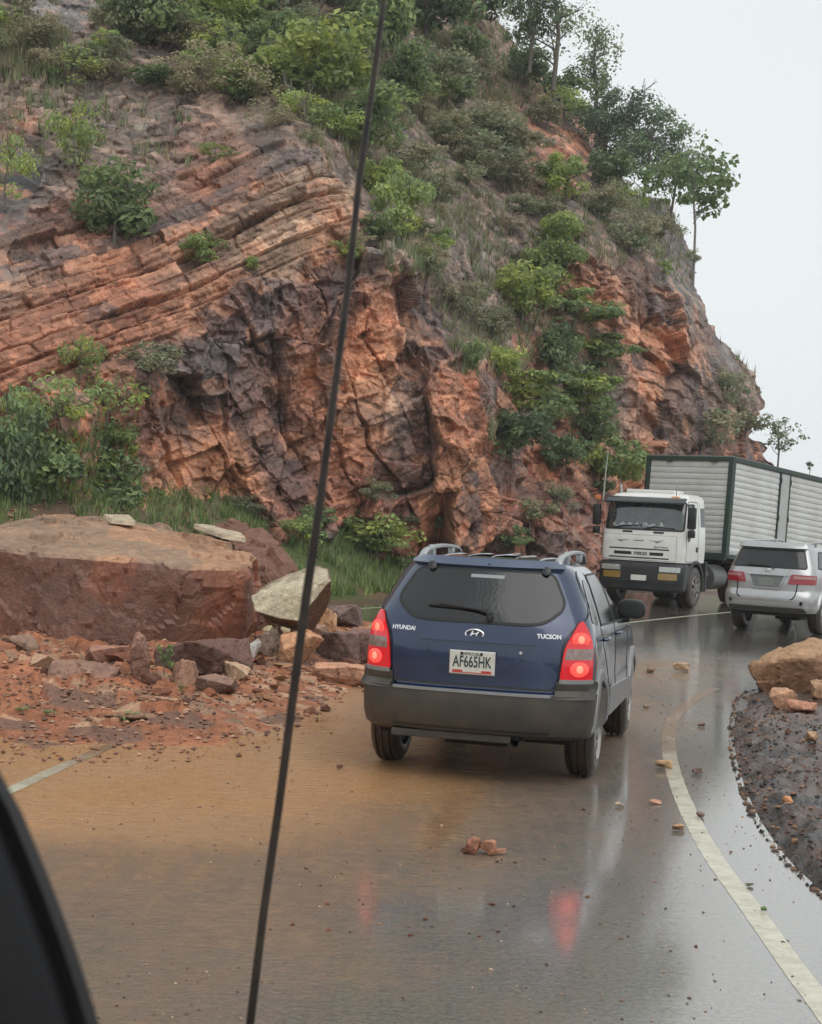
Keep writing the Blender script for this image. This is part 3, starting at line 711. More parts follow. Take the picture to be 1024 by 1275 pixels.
def patch(name, poly2, fn, off, thick, m, parent, step=.05, smooth=True):
    """thin solid panel: 2D outline poly2 laid on surface fn(u,v)->(point, outward normal)"""
    bm = bmesh.new(); vs = [bm.verts.new((u, v, 0)) for u, v in poly2]; bm.faces.new(vs)
    us = [p[0] for p in poly2]; vv = [p[1] for p in poly2]
    for lo, hi, ax in ((min(us), max(us), 0), (min(vv), max(vv), 1)):
        k = lo + step
        while k < hi:
            nrm = (1, 0, 0) if ax == 0 else (0, 1, 0); co_ = (k, 0, 0) if ax == 0 else (0, k, 0)
            bmesh.ops.bisect_plane(bm, geom=bm.verts[:] + bm.edges[:] + bm.faces[:], plane_co=co_, plane_no=nrm, dist=1e-5)
            k += step
    top = {}
    for v in bm.verts:
        p, n = fn(v.co.x, v.co.y); top[v.index] = (p, n)
    bm.verts.index_update(); data = [fn(v.co.x, v.co.y) for v in bm.verts]
    faces = [[v.index for v in f.verts] for f in bm.faces]
    bed = [[v.index for v in e.verts] for e in bm.edges if len(e.link_faces) == 1]
    bm.free(); b2 = bmesh.new()
    A = [b2.verts.new(p + n * (off + thick)) for p, n in data]; B = [b2.verts.new(p + n * (off - .012)) for p, n in data]
    for f in faces: b2.faces.new([A[i] for i in f])
    for f in faces: b2.faces.new([B[i] for i in f][::-1])
    for a, b in bed: b2.faces.new([A[a], A[b], B[b], B[a]])
    bmesh.ops.recalc_face_normals(b2, faces=b2.faces)
    return bmobj(name, b2, m, parent, smooth=smooth, angle=35)
def rear_fn(B):
    def f(x, z):
        e = .01; y = float(B.rear(x, z)); yx = (float(B.rear(x + e, z)) - float(B.rear(x - e, z))) / (2 * e); yz = (float(B.rear(x, z + e)) - float(B.rear(x, z - e))) / (2 * e)
        n = Vector((yx, -1, yz)).normalized(); return Vector((x, y, z)), n
    return f
def side_fn(B, sgn=1):
    def f(y, z):
        e = .02; x = float(B.side(y, z)); xy = (float(B.side(y + e, z)) - float(B.side(y - e, z))) / (2 * e); xz = (float(B.side(y, z + e)) - float(B.side(y, z - e))) / (2 * e)
        n = Vector((sgn * 1, -xy, -xz)).normalized(); return Vector((sgn * x, y, z)), n
    return f
def seam(name, pts2, fn, wd, m, parent, off=.001, h=.002, close=False):
    """thin raised/dark strip following a 2D path over a surface"""
    pts2 = [Vector(p) for p in pts2]; dense = []
    if close: pts2 = pts2 + [pts2[0]]
    for a, b in zip(pts2, pts2[1:]):
        k = max(1, int((b - a).length / .04)); dense += [a.lerp(b, i / k) for i in range(k)]
    dense.append(pts2[-1]); P = [fn(p.x, p.y) for p in dense]; bm = bmesh.new(); rows_ = []
    for i, (p, n) in enumerate(P):
        tg = (P[min(i + 1, len(P) - 1)][0] - P[max(i - 1, 0)][0]).normalized(); s = tg.cross(n).normalized() * wd / 2
        rows_.append([bm.verts.new(p - s + n * -.004), bm.verts.new(p - s + n * (off + h)), bm.verts.new(p + s + n * (off + h)), bm.verts.new(p + s + n * -.004)])
    for a, b in zip(rows_, rows_[1:]):
        for k in range(3): bm.faces.new([a[k], a[k + 1], b[k + 1], b[k]])
    bmesh.ops.recalc_face_normals(bm, faces=bm.faces)
    return bmobj(name, bm, m, parent)
def cut(o, cutters):
    dg = bpy.context.evaluated_depsgraph_get()
    for c in cutters:
        md = o.modifiers.new('b', 'BOOLEAN'); md.operation = 'DIFFERENCE'; md.solver = 'EXACT'; md.object = c
    bpy.context.view_layer.update(); dg = bpy.context.evaluated_depsgraph_get()
    me = bpy.data.meshes.new_from_object(o.evaluated_get(dg)); old = o.data; nm = old.name
    o.modifiers.clear(); o.data = me
def cutcyl(x, y, z, r, d):
    bm = bmesh.new(); cyl(bm, (x, y, z), r, d, 'X', 40); o = bmobj('cutter', bm, None); return o
def text(name, s, size, loc, rot_, m, parent, ext=.002, bold=0.0, sx=1.0, shear=0.0):
    cu = bpy.data.curves.new(name, 'FONT'); cu.body = s; cu.size = size; cu.extrude = ext; cu.align_x = 'CENTER'; cu.align_y = 'CENTER'; cu.offset = bold; cu.shear = shear
    tmp = bpy.data.objects.new('t', cu); C.objects.link(tmp); bpy.context.view_layer.update()
    me = bpy.data.meshes.new_from_object(tmp.evaluated_get(bpy.context.evaluated_depsgraph_get())); bpy.data.objects.remove(tmp)
    me.materials.clear(); me.materials.append(m); me.transform(Matrix.Diagonal((sx, 1, 1, 1)))
    o = bpy.data.objects.new(name, me); C.objects.link(o); o.location = loc; o.rotation_euler = rot_; o.parent = parent; return o

MB = mat('blue_paint', (.004, .017, .060), .25, .3, .5, coat=1.0, noise=(9, (.009, .028, .082), .6), bump=(60, .08, .003))
MBS = mat('blue_grey_roof_paint', (.05, .075, .13), .25, .3, .5, coat=1.0, bump=(60, .1, .003))
MCLAD = mat('grey_bumper_plastic', (.038, .036, .033), .42, 0, .4, noise=(5, (.075, .060, .044), .8), bump=(50, .1, .003))
MCLL = mat('silver_grey_cladding', (.26, .27, .28), .35, .2, .4, noise=(7, (.2, .19, .17), .6))
MGL = mat('tinted_glass', (.010, .011, .012), .08, 0, .5, coat=.15, bump=(38, .25, .004))
MRUB = mat('black_rubber', (.014, .014, .014), .5, 0, .4, bump=(30, .2, .003))
MTYR = mat('wet_tyre', (.016, .015, .014), .33, 0, .5, noise=(6, (.06, .035, .02), .8), bump=(40, .4, .004))
MBLK = mat('black_plastic', (.012, .012, .013), .32, 0, .5)
MSIL = mat('silver_metal', (.42, .43, .44), .35, .7, .5)
MWRIM = mat('alloy_rim', (.42, .42, .42), .35, .6, .5, noise=(8, (.2, .15, .11), .6))
MCHR = mat('chrome', (.8, .8, .8), .12, 1.0, .5)
MRED = mat('red_lamp_lens', (.36, .006, .012), .12, 0, .5, emit=(1, .02, .03), estr=.26, coat=.6)
MREDHOT = mat('lit_brake_bulb', (.7, .03, .03), .15, 0, .5, emit=(1, .06, .05), estr=.75, noise=(26, (.8, .14, .10), 1.0))
MCLR = mat('clear_lamp_lens', (.18, .115, .10), .12, 0, .6, coat=.6, noise=(30, (.33, .26, .23), .7))
MPLT = mat('plate_white', (.62, .62, .56), .35, 0, .4, noise=(20, (.5, .48, .42), .5))
MPLK = mat('plate_print', (.03, .05, .05), .4)
MPLR = mat('plate_red_print', (.5, .05, .04), .4)
MWHT = mat('white_cab_paint', (.74, .74, .72), .3, 0, .5, coat=.4, noise=(2.5, (.60, .58, .53), .7), bump=(30, .05, .003))
MSLV = mat('silver_paint', (.42, .43, .44), .28, .55, .5, coat=.7, noise=(6, (.36, .35, .34), .7))
MUND = mat('dark_underbody', (.012, .011, .010), .6, 0, .2)

def make_wheel(parent, x, y, r, wd, sgn, rim_r, spokes=5, rimmat=None, deep=.02):
    """wheel part with tyre, rim and hub as sub-parts; sgn = outward side"""
    wbm = bmesh.new(); hw = wd / 2
    prof = [(-hw + .01, rim_r), (-hw, rim_r + .03), (-hw + .004, r - .06), (-hw + .03, r - .012), (-hw * .55, r), (-hw * .5, r - .012), (-hw * .42, r - .012), (-hw * .38, r + .001),
            (-.012, r + .002), (-.008, r - .012), (.008, r - .012), (.012, r + .002), (hw * .38, r + .001), (hw * .42, r - .012), (hw * .5, r - .012), (hw * .55, r), (hw - .03, r - .012), (hw - .004, r - .06), (hw, rim_r + .03), (hw - .01, rim_r)]
    lathe(wbm, prof, 'X', 56, (x, y, r))
    wh = bmobj('wheel', wbm, MTYR, parent, smooth=True, angle=50)
    b = bmesh.new(); s = sgn; o_ = hw - deep
    lathe(b, [(s * (hw - .008), rim_r + .004), (s * (hw + .004), rim_r - .004), (s * (hw - .008), rim_r - .022), (s * (hw - .07), rim_r - .035), (s * -(hw - .02), rim_r - .03)], 'X', 48, (x, y, r))
    for k in range(spokes):
        a = 2 * math.pi * k / spokes + .3
        M3 = Matrix.Rotation(a, 3, 'X')
        box(b, (x + s * (o_ - .01), y - math.sin(a) * (rim_r * .52), r + math.cos(a) * (rim_r * .52)), (.035, rim_r * (.34 if spokes < 7 else .2), rim_r * .92), M3, .008)
    cyl(b, (x + s * (o_ - .004), y, r), rim_r * .27, .05, 'X', 20)
    rm = bmobj('rim', b, rimmat or MWRIM, wh, smooth=True, angle=30)
    b = bmesh.new(); cyl(b, (x + s * (o_ - .06), y, r), rim_r - .04, .02, 'X', 30); cyl(b, (x - s * .03, y, r), rim_r - .025, wd * .55, 'X', 30)
    bmobj('brake_disc', b, MUND, wh)
    return wh
# ================================================================ BLUE SUV
suv = empty('blue_suv', (.69 - 0, 12.80, 0), -R(13), 'dark blue SUV with grey bumpers and lit tail lights driving away on the muddy road', 'car')
T_ = [(.34, .86, .14, 4.10), (.38, .885, .06, 4.22), (.46, .90, .03, 4.28), (.58, .905, .02, 4.30), (.68, .905, .03, 4.30), (.70, .90, .085, 4.28), (.74, .895, .09, 4.26), (.90, .895, .085, 4.20), (1.00, .89, .09, 4.05),
      (1.06, .885, .10, 3.85), (1.12, .875, .115, 3.25), (1.20, .855, .14, 2.98), (1.28, .825, .185, 2.82), (1.40, .775, .27, 2.60), (1.50, .73, .345, 2.42), (1.57, .69, .395, 2.28), (1.62, .645, .42, 2.15), (1.645, .60, .45, 2.0), (1.665, .52, .52, 1.85), (1.678, .40, .66, 1.7), (1.683, .22, .85, 1.5)]
for i in range(len(T_)): T_[i] = (T_[i][0], T_[i][1], T_[i][2] - .83, T_[i][3] - .83)
BT = Body(T_, Rr=.44, nr=3.0, Rf=.75, nf=2.4)
zs = np.concatenate([np.linspace(.40, .69, 5), [.70, .72], np.linspace(.76, 1.0, 7), np.linspace(1.03, 1.6, 26), [1.62, 1.635, 1.645, 1.655, 1.665, 1.672, 1.678, 1.683]])
body = BT.mesh('body', zs, MB, suv)
wz, wr = .345, .40
cs = [cutcyl(sx * .86, yy_, wz + .02, wr, .56) for sx in (-1, 1) for yy_ in (0, 2.63)]
cut(body, cs)
rf, sfR, sfL = rear_fn(BT), side_fn(BT, 1), side_fn(BT, -1)
# bumper: separate grey moulding, deeper than the body
bt2 = [(r[0], r[1] + .012, r[2] - .035, .62) for r in T_ if r[0] <= .69]
BB = Body(bt2, Rr=.50, nr=3.0, Rf=.05, nf=8)
bump_ = BB.mesh('rear_bumper', np.array([.345, .36, .38, .42, .46, .52, .58, .64, .67, .683]), MCLAD, suv)
cut(bump_, [cutcyl(sx * .86, 0, wz + .02, wr - .02, .56) for sx in (-1, 1)] + [])
for c_ in [o for o in C.objects if o.name.startswith('cutter')]: bpy.data.objects.remove(c_)
bf = rear_fn(BB)
seam('bumper_step', [(-.60, .682), (.60, .682)], bf, .022, MCLL, bump_, off=.0, h=.006)
for s in (-1, 1):
    # bumper wings rise to the lamps
    patch('bumper_corner', rnd_poly([(s * .62, .66), (s * .885, .66), (s * .885, .79), (s * .62, .79)], .015), rf, .012, .018, MCLAD, bump_, .04)
    seam('corner_strip', [(s * .64, .792), (s * .86, .792)], rf, .03, MCLL, bump_, off=.02, h=.012)
seam('reflector_line', [(-.60, .40), (.60, .40)], bf, .02, MBLK, bump_, off=0, h=.002)
b = bmesh.new(); box(b, (-.14, -.74, .335), (.92, .06, .055), None, .01); bmobj('tow_bar', b, MCLAD, suv)
b = bmesh.new(); lathe(b, [(-.05, .030), (.22, .034), (.22, .028), (-.05, .026)], 'Y', 20, (.36, -.80, .33)); tube(b, [(.36, -.6, .33), (.36, .1, .36), (.1, .7, .36)], .04, 10)
bmobj('exhaust_pipe', b, MBLK, suv, smooth=True)
b = bmesh.new(); box(b, (0, 1.3, .36), (1.5, 3.7, .12), None, .02); box(b, (0, -.15, .40), (1.35, .8, .15), None, .03); cyl(b, (0, 0, .33), .05, 1.5, 'X', 12); box(b, (.0, -.35, .30), (.5, .3, .12), None, .03)
bmobj('underbody', b, MUND, suv)
# rear glass with black surround
gp = [(-.525, 1.58), (.525, 1.58), (.635, 1.37), (.63, 1.31), (.52, 1.215), (.40, 1.195), (-.40, 1.195), (-.52, 1.215), (-.63, 1.31), (-.635, 1.37)]
gpr = rnd_poly(gp, [.07, .07, .06, .07, .10, .05, .05, .10, .07, .06])
rg_ = patch('rear_window', gpr, rf, .002, .004, MGL, suv, .05)
seam('window_seal', gpr, rf, .022, MRUB, rg_, off=.004, h=.003, close=True)
patch('brake_light_strip', rnd_poly([(-.10, 1.52), (.16, 1.52), (.16, 1.545), (-.10, 1.545)], .005), rf, .006, .0015, mat('frosted_strip', (.25, .26, .27), .3), rg_, .05)
# tailgate outline
tg_ = [(-.66, 1.60), (-.80, 1.34), (-.815, 1.26), (-.70, 1.15), (-.655, 1.05), (-.64, .72), (.64, .72), (.655, 1.05), (.70, 1.15), (.815, 1.26), (.80, 1.34), (.66, 1.60)]
gate_ = patch('tailgate', rnd_poly([(-.62, .725), (.62, .725), (.64, 1.05), (.68, 1.14), (-.68, 1.14), (-.64, 1.05)], .03), rf, .002, .010, MB, suv, .05)
seam('panel_gap', [(-.66, 1.60)] + rnd_poly(tg_, .05)[6:-6] + [(.66, 1.60)], rf, .007, MBLK, suv, off=.001, h=.0012)
seam('tailgate_gap', [(-.64, .722), (.64, .722)], rf, .014, MBLK, gate_, off=.012, h=.001)
# garnish ledge over the plate and the pressed recess lines
def off_fn(fn, d):
    return lambda u, v: (fn(u, v)[0] + fn(u, v)[1] * d, fn(u, v)[1])
patch('handle_garnish', rnd_poly([(-.42, 1.045), (.46, 1.045), (.44, 1.085), (-.40, 1.085)], .012), off_fn(rf, .012), .004, .022, MB, gate_, .05)
for q in ([(-.40, 1.045), (-.26, .86), (.26, .86), (.44, 1.045)],):
    seam('plate_recess', q, off_fn(rf, .012), .02, MB, gate_, off=.002, h=.007)
# plate
pl = bmesh.new(); box(pl, (0, 0, 0), (.335, .012, .165), None, .004); yb = float(BT.rear(0, .90)) - .036
plate = bmobj('number_plate', pl, MPLT, suv); plate.location = (0, yb, .895); plate.rotation_euler = (R(3), 0, 0)
pl = bmesh.new(); box(pl, (0, -.004, 0), (.350, .010, .18), None, .004); fr_ = bmobj('plate_frame', pl, MCHR, plate); fr_.location = (0, .008, 0)
text('plate_lettering', 'AF665HK', .118, (0, -.0075, .003), (R(90), 0, 0), MPLK, plate, .0008, .0016, .62)
text('plate_small_print', 'VENEZUELA', .03, (0, -.0075, .066), (R(90), 0, 0), MPLK, plate, .0008, 0, .9)
b = bmesh.new()
for x_ in (-.11, .11): box(b, (x_, -.0065, -.064), (.075, .002, .014))
box(b, (0, -.0065, -.075), (.30, .002, .006)); bmobj('plate_red_band', b, MPLR, plate)
for x_ in (-.08, .07):
    b = bmesh.new(); box(b, (x_, -.010, .068), (.018, .008, .022), None, .002); bmobj('plate_screw', b, MBLK, plate)
# emblem: oval ring with slanted H
b = bmesh.new(); n = 36
for (a_r, b_r, wd_) in ((.068, .036, .0075),):
    tube(b, [(a_r * math.cos(2 * math.pi * k / n), 0, b_r * math.sin(2 * math.pi * k / n)) for k in range(n + 1)], wd_, 8, False)
tube(b, [(-.030, 0, -.022), (-.020, -.002, 0), (-.014, 0, .024)], [.008, .0095, .007]); tube(b, [(.014, 0, -.024), (.020, -.002, 0), (.030, 0, .022)], [.007, .0095, .008])
tube(b, [(-.022, 0, -.006), (0, -.001, .004), (.022, 0, .006)], [.006, .008, .006])
emb = bmobj('oval_emblem', b, MCHR, suv, smooth=True); emb.location = (0, float(BT.rear(0, 1.095)) - .022, 1.105); emb.rotation_euler = (R(-8), 0, 0)
def on_rear(x, z, d, B=BT):
    p, n = rear_fn(B)(x, z); p = p + n * d
    q = Vector((0, 0, 1)); yv = (q - n * q.dot(n)).normalized(); xv = yv.cross(n)
    return p, Matrix((xv, yv, n)).transposed().to_euler()
p_, e_ = on_rear(-.555, 1.115, .012); text('maker_badge', 'HYUNDAI', .046, p_, e_, MCHR, suv, .003, .0015, .95)
p_, e_ = on_rear(.555, 1.115, .012); text('model_badge', 'TUCSON', .046, p_, e_, MCHR, suv, .003, .0015, .98)
b = bmesh.new(); cyl(b, (0, 0, 0), .012, .02, 'Y', 14); lk = bmobj('tailgate_lock', b, MCHR, suv); lk.location = (.36, float(BT.rear(.36, .99)) - .018, .99)
# wiper
wp = bmesh.new(); wf = off_fn(rf, .03)
tube(wp, [wf(.10, 1.215)[0], wf(.09, 1.255)[0], wf(.0, 1.275)[0], wf(-.30, 1.30)[0]], [.018, .016, .010, .006], 8)
box(wp, wf(.10, 1.225)[0], (.045, .03, .07), None, .01)
wiper = bmobj('rear_wiper', wp, MBLK, suv, smooth=True)
wp = bmesh.new(); tube(wp, [off_fn(rf, .016)(u, 1.285 - .035 * (u + .05) - .02 * (u * u))[0] for u in np.linspace(-.38, .08, 12)], .012, 6); bmobj('wiper_blade', wp, MRUB, wiper)
# glass hinges
for x_ in (-.42, .47):
    b = bmesh.new(); p, n = rf(x_, 1.585); lathe(b, [(0, .0), (-.004, .02), (-.01, .034), (-.03, .036), (-.035, 0)], 'Y', 20); h = bmobj('glass_hinge', b, MBLK, suv, smooth=True); h.location = p + n * .0; h.rotation_euler = (R(-30), 0, 0)
b = bmesh.new(); tube(b, [(0, 0, 0), (0, -.01, .03)], .008, 8); wn = bmobj('washer_nozzle', b, MBLK, suv); wn.location = rf(.03, 1.615)[0] + Vector((0, -.01, -.01))
# spoiler lip along the roof edge
patch('roof_spoiler', rnd_poly([(-.60, 1.60), (.60, 1.60), (.56, 1.645), (-.56, 1.645)], .02), rf, .008, .022, MBS, suv, .05)
# roof sheet, pressed ribs
def roof_fn(x, y):
    e = .02
    def hz(x, y):
        zz = np.linspace(1.5, 1.683, 90); ok = (np.abs(x) <= BT.side(y, zz) + 1e-6) & (y >= BT.rear(x, zz) - 1e-6)
        return zz[ok].max() if ok.any() else 1.5
    return Vector((x, y, hz(x, y))), Vector((0, 0, 1))
b = bmesh.new()
for x_ in (-.38, -.19, 0, .19, .38):
    tube(b, [(x_, y, roof_fn(x_, y)[0].z + .001) for y in np.linspace(-.18, 1.25, 12)], [.004] + [.008] * 10 + [.004], 8)
bmobj('roof_ribs', b, MBS, suv, smooth=True)
# roof rails with open feet
for s in (-1, 1):
    b = bmesh.new(); ys_ = np.linspace(-.18, 1.15, 12)
    def rail_p(y, h): 
        x_ = s * (.555 - .02 * ((y - .6) / 1.0) ** 2); return Vector((x_, y, 1.63 + h + .035 * math.sin(max(0, min(1, (y + .25) / 1.6)) * math.pi)))
    path = [rail_p(-.26, .0), rail_p(-.22, .04), rail_p(-.12, .066)] + [rail_p(y, .068) for y in ys_[1:]] + [rail_p(1.24, .045), rail_p(1.32, 0)]
    rings = []
    for i, p in enumerate(path):
        d_ = (path[min(i + 1, len(path) - 1)] - path[max(i - 1, 0)]).normalized(); sd = Vector((1, 0, 0)); u_ = sd.cross(d_).normalized()
        rings.append([b.verts.new(p + sd * ca * .028 + u_ * sa * .016) for ca, sa in ((-1, -.6), (-1, .4), (-.5, 1), (.5, 1), (1, .4), (1, -.6), (.5, -1), (-.5, -1))])
    for a, c_ in zip(rings, rings[1:]):
        for k in range(8): b.faces.new([a[k], a[(k + 1) % 8], c_[(k + 1) % 8], c_[k]])
    box(b, rail_p(.16, .04), (.045, .10, .10), None, .012); box(b, rail_p(.95, .03), (.045, .10, .08), None, .012)
    bmesh.ops.recalc_face_normals(b, faces=b.faces)
    bmobj('roof_rail', b, MSIL, suv, smooth=True, angle=40)
MCORE = mat('bulb_core', (.9, .3, .2), .3, emit=(1, .16, .10), estr=1.0)
# tail lights: wrap round the corner
def corner_fn(B, s):
    """u = distance round the corner from x=.58 on the rear face"""
    Rr, nr = B.Rr, B.nr
    def f(u, z):
        w_ = float(B.w(z)); a = np.linspace(math.pi / 2, 0, 240)
        xs = w_ * np.cos(a) ** (2 / nr); ys = float(B.yr(z)) + Rr * (1 - np.sin(a) ** (2 / nr))
        xs = np.append(xs, w_); ys = np.append(ys, ys[-1] + .6)
        L_ = np.concatenate([[0], np.cumsum(np.hypot(np.diff(xs), np.diff(ys)))])
        L_ -= np.interp(.58, xs, L_)
        x = np.interp(u, L_, xs); y = np.interp(u, L_, ys); x2 = np.interp(u + .01, L_, xs); y2 = np.interp(u + .01, L_, ys); x1 = np.interp(u - .01, L_, xs); y1 = np.interp(u - .01, L_, ys)
        n = Vector((y2 - y1, -(x2 - x1), 0)).normalized(); n.x *= s; x *= s * float(B.taper(y, z))
        zz = float(B.yr(z + .01) - B.yr(z - .01)) / .02
        n = Vector((n.x, n.y, .6 * zz)).normalized()
        return Vector((x, y, z)), n
    return f
for s in (-1, 1):
    cf = corner_fn(BT, s)
    shape = [(.075, .80), (.355, .80), (.355, 1.02), (.325, 1.13), (.235, 1.235), (.205, 1.225), (.105, 1.05)]
    lens = patch('tail_light', rnd_poly(shape, [.03, .03, .06, .08, .03, .03, .05]), cf, .004, .022, MRED, suv, .03)
    seam('lamp_seal', rnd_poly(shape, [.03, .03, .06, .08, .03, .03, .05]), cf, .012, MBLK, lens, off=.004, h=.004, close=True)
    patch('clear_band', rnd_poly([(.105, .955), (.345, .955), (.345, 1.035), (.12, 1.035)], .01), cf, .022, .007, MCLR, lens, .03)
    for zc in (.885, 1.10):
        b = bmesh.new(); p, n = cf(.222, zc); lathe(b, [(0, .066), (-.004, .055), (-.007, .03), (-.008, .001)], 'Y', 24)
        q = bmobj('lamp_bulb', b, MREDHOT if False else MREDHOT, lens, smooth=True); q.location = p + n * .0265; q.rotation_euler = (0, 0, math.atan2(n.x, -n.y))
        q.scale = (1.25, 1, .85)
        b = bmesh.new(); lathe(b, [(0, .030), (-.006, .022), (-.008, .001)], 'Y', 18); q2 = bmobj('bulb_core', b, MCORE, lens, smooth=True); q2.location = p + n * .034; q2.rotation_euler = q.rotation_euler
# side: glass, trims, doors, handles, arches
def sidepart(s):
    fn = sfR if s > 0 else sfL
    sg = [(-.36, 1.20), (-.12, 1.175), (.30, 1.165), (.30, 1.50), (.02, 1.53), (-.14, 1.50)]
    patch('quarter_window', rnd_poly([(-.34, 1.22), (-.04, 1.19), (.16, 1.50), (.0, 1.54), (-.12, 1.50)], .04), fn, .002, .003, MGL, suv, .05)
    for q in ([(.12, 1.18), (.95, 1.16), (.95, 1.56), (.26, 1.56)], [(1.02, 1.16), (1.92, 1.135), (1.52, 1.54), (1.02, 1.56)]):
        g_ = patch('side_window', rnd_poly(q, .04), fn, .002, .003, MGL, suv, .05)
        seam('window_seal', rnd_poly(q, .04), fn, .02, MRUB, g_, off=.003, h=.003, close=True)
    seam('door_gap', [(.42, .50), (.50, .62), (.50, .74), (.14, 1.02), (.08, 1.17), (.22, 1.58)], fn, .006, MBLK, suv)
    seam('door_gap', [(.99, .48), (.99, 1.56)], fn, .006, MBLK, suv)
    seam('door_gap', [(2.02, .48), (2.06, 1.12)], fn, .006, MBLK, suv)
    for yy_ in (.26, 1.14):
        b = bmesh.new(); p, n = fn(yy_, 1.06); x0 = n * .03
        tube(b, [p + Vector((0, -.09, 0)), p + Vector((0, -.07, .003)) + x0, p + Vector((0, .07, .003)) + x0, p + Vector((0, .09, 0))], .014, 8)
        bmobj('door_handle', b, MB, suv, smooth=True)
    patch('door_cladding', rnd_poly([(.46, .43), (2.18, .43), (2.18, .60), (.50, .66)], .03), fn, .004, .018, MCLL, suv, .06)
    for yc in (0, 2.63):
        b = bmesh.new(); rings = []
        for k in range(25):
            a = R(-8 + 196 * k / 24); ring = []
            for rr, dx in ((wr - .02, -.05), (wr - .015, .016), (wr + .01, .026), (wr + .075, .016), (wr + .085, -.02)):
                yv, zv = yc + rr * math.cos(a), max(.40, wz + .02 + rr * math.sin(a)); xv = float(BT.side(yv, zv)); ring.append(b.verts.new((s * (max(xv, .80) + dx), yv, zv)))
            rings.append(ring)
        for a_1, a_2 in zip(rings, rings[1:]):
            for k in range(4): b.faces.new([a_1[k], a_1[k + 1], a_2[k + 1], a_2[k]])
        bmesh.ops.recalc_face_normals(b, faces=b.faces); bmobj('wheel_arch', b, MCLL, suv, smooth=True, angle=50)
    # mirror
    b = bmesh.new(); q = bmesh.ops.create_icosphere(b, subdivisions=3, radius=1)
    bmesh.ops.scale(b, vec=(.125, .075, .088), verts=q['verts'])
    for v in q['verts']:
        if v.co.y < -.03: v.co.y = -.03 + (v.co.y + .03) * .15
        v.co.x = math.copysign(abs(v.co.x / .125) ** .6 * .125, v.co.x); v.co.z = math.copysign(abs(v.co.z / .088) ** .65 * .088, v.co.z)
    mi = bmobj('wing_mirror', b, MBLK if s > 0 else MB, suv, smooth=True, angle=50); mi.location = (s * (.84 + .10), 1.80, 1.235)
    b = bmesh.new(); q = [(s * .83, 1.83, 1.14), (s * .93, 1.82, 1.15)]; tube(b, q, [.045, .035], 10)
    box(b, (s * .815, 1.86, 1.17), (.03, .14, .10), None, .01); bmobj('mirror_arm', b, MBLK, suv, smooth=True)
for s in (-1, 1): sidepart(s)
for s in (-1, 1):
    for yc in (0, 2.63): make_wheel(suv, s * .77, yc, .345, .235, s, .215, 5)
# inside silhouettes: seats seen faintly are hidden by tint; windscreen
patch('windscreen', rnd_poly([(-.60, 1.20), (.60, 1.20), (.50, 1.55), (-.50, 1.55)], .05), (lambda x, z: (Vector((x, float(BT.yf(z)) - .03, z)), Vector((0, .8, .6)))), .002, .03, MGL, suv, .1)
# ================================================================ SILVER SUV
sv = empty('silver_suv', (7.42, 31.9, 0), -R(32), 'silver SUV with dark rear glass driving away beyond the rock on the right verge', 'car')
S_ = [(.42, .86, .12, 4.6), (.50, .90, .03, 4.66), (.60, .915, .0, 4.68), (.72, .915, .0, 4.68), (.80, .905, .035, 4.66), (.84, .90, .07, 4.64), (1.0, .90, .075, 4.5), (1.14, .895, .09, 4.2), (1.20, .885, .11, 3.7), (1.27, .865, .14, 3.45), (1.4, .825, .20, 3.2), (1.55, .77, .27, 2.9), (1.64, .735, .31, 2.7), (1.69, .69, .34, 2.5), (1.715, .62, .40, 2.35), (1.73, .5, .5, 2.2), (1.737, .3, .7, 2.0)]
S_ = [(a, b, c - .95, d - .95) for a, b, c, d in S_]
BS = Body(S_, Rr=.42, nr=3.4, Rf=.8, nf=2.5)
body = BS.mesh('body', np.concatenate([np.linspace(.42, .84, 12), np.linspace(.88, 1.64, 24), [1.665, 1.69, 1.705, 1.715, 1.725, 1.732, 1.737]]), MSLV, sv)
cut(body, [cutcyl(sx * .86, yy_, .40, .44, .60) for sx in (-1, 1) for yy_ in (0, 2.75)])
for c_ in [o for o in C.objects if o.name.startswith('cutter')]: bpy.data.objects.remove(c_)
rf, sfR, sfL = rear_fn(BS), side_fn(BS, 1), side_fn(BS, -1)
q = rnd_poly([(-.62, 1.62), (.62, 1.62), (.74, 1.28), (-.74, 1.28)], .05)
g_ = patch('rear_window', q, rf, .002, .004, MGL, sv, .06); seam('window_seal', q, rf, .03, MRUB, g_, off=.004, h=.003, close=True)
patch('rear_spoiler', rnd_poly([(-.66, 1.63), (.66, 1.63), (.60, 1.70), (-.60, 1.70)], .02), rf, .02, .06, MSLV, sv, .06)
wp = bmesh.new(); wf = off_fn(rf, .03); tube(wp, [wf(.12, 1.24)[0], wf(.06, 1.29)[0], wf(-.15, 1.30)[0], wf(-.42, 1.31)[0]], .016, 6); bmobj('rear_wiper', wp, MBLK, sv)
seam('tailgate_gap', rnd_poly([(-.80, 1.22), (-.60, .98), (-.58, .72), (-.48, .66), (.48, .66), (.58, .72), (.60, .98), (.80, 1.22)], .06)[6:-6], rf, .022, MUND, sv, off=.001, h=.002)
patch('plate_recess', rnd_poly([(-.36, 1.13), (.36, 1.13), (.26, .88), (-.26, .88)], .05), rf, .002, .004, mat('grey_recess', (.16, .165, .165), .4), sv, .06)
patch('chrome_garnish', rnd_poly([(-.42, 1.125), (.44, 1.125), (.42, 1.17), (-.40, 1.17)], .01), rf, .004, .03, MSLV, sv, .06)
seam('recess_rim', [(-.36, 1.12), (-.26, .885), (.26, .885), (.36, 1.12)], rf, .03, MSLV, sv, off=.004, h=.014)
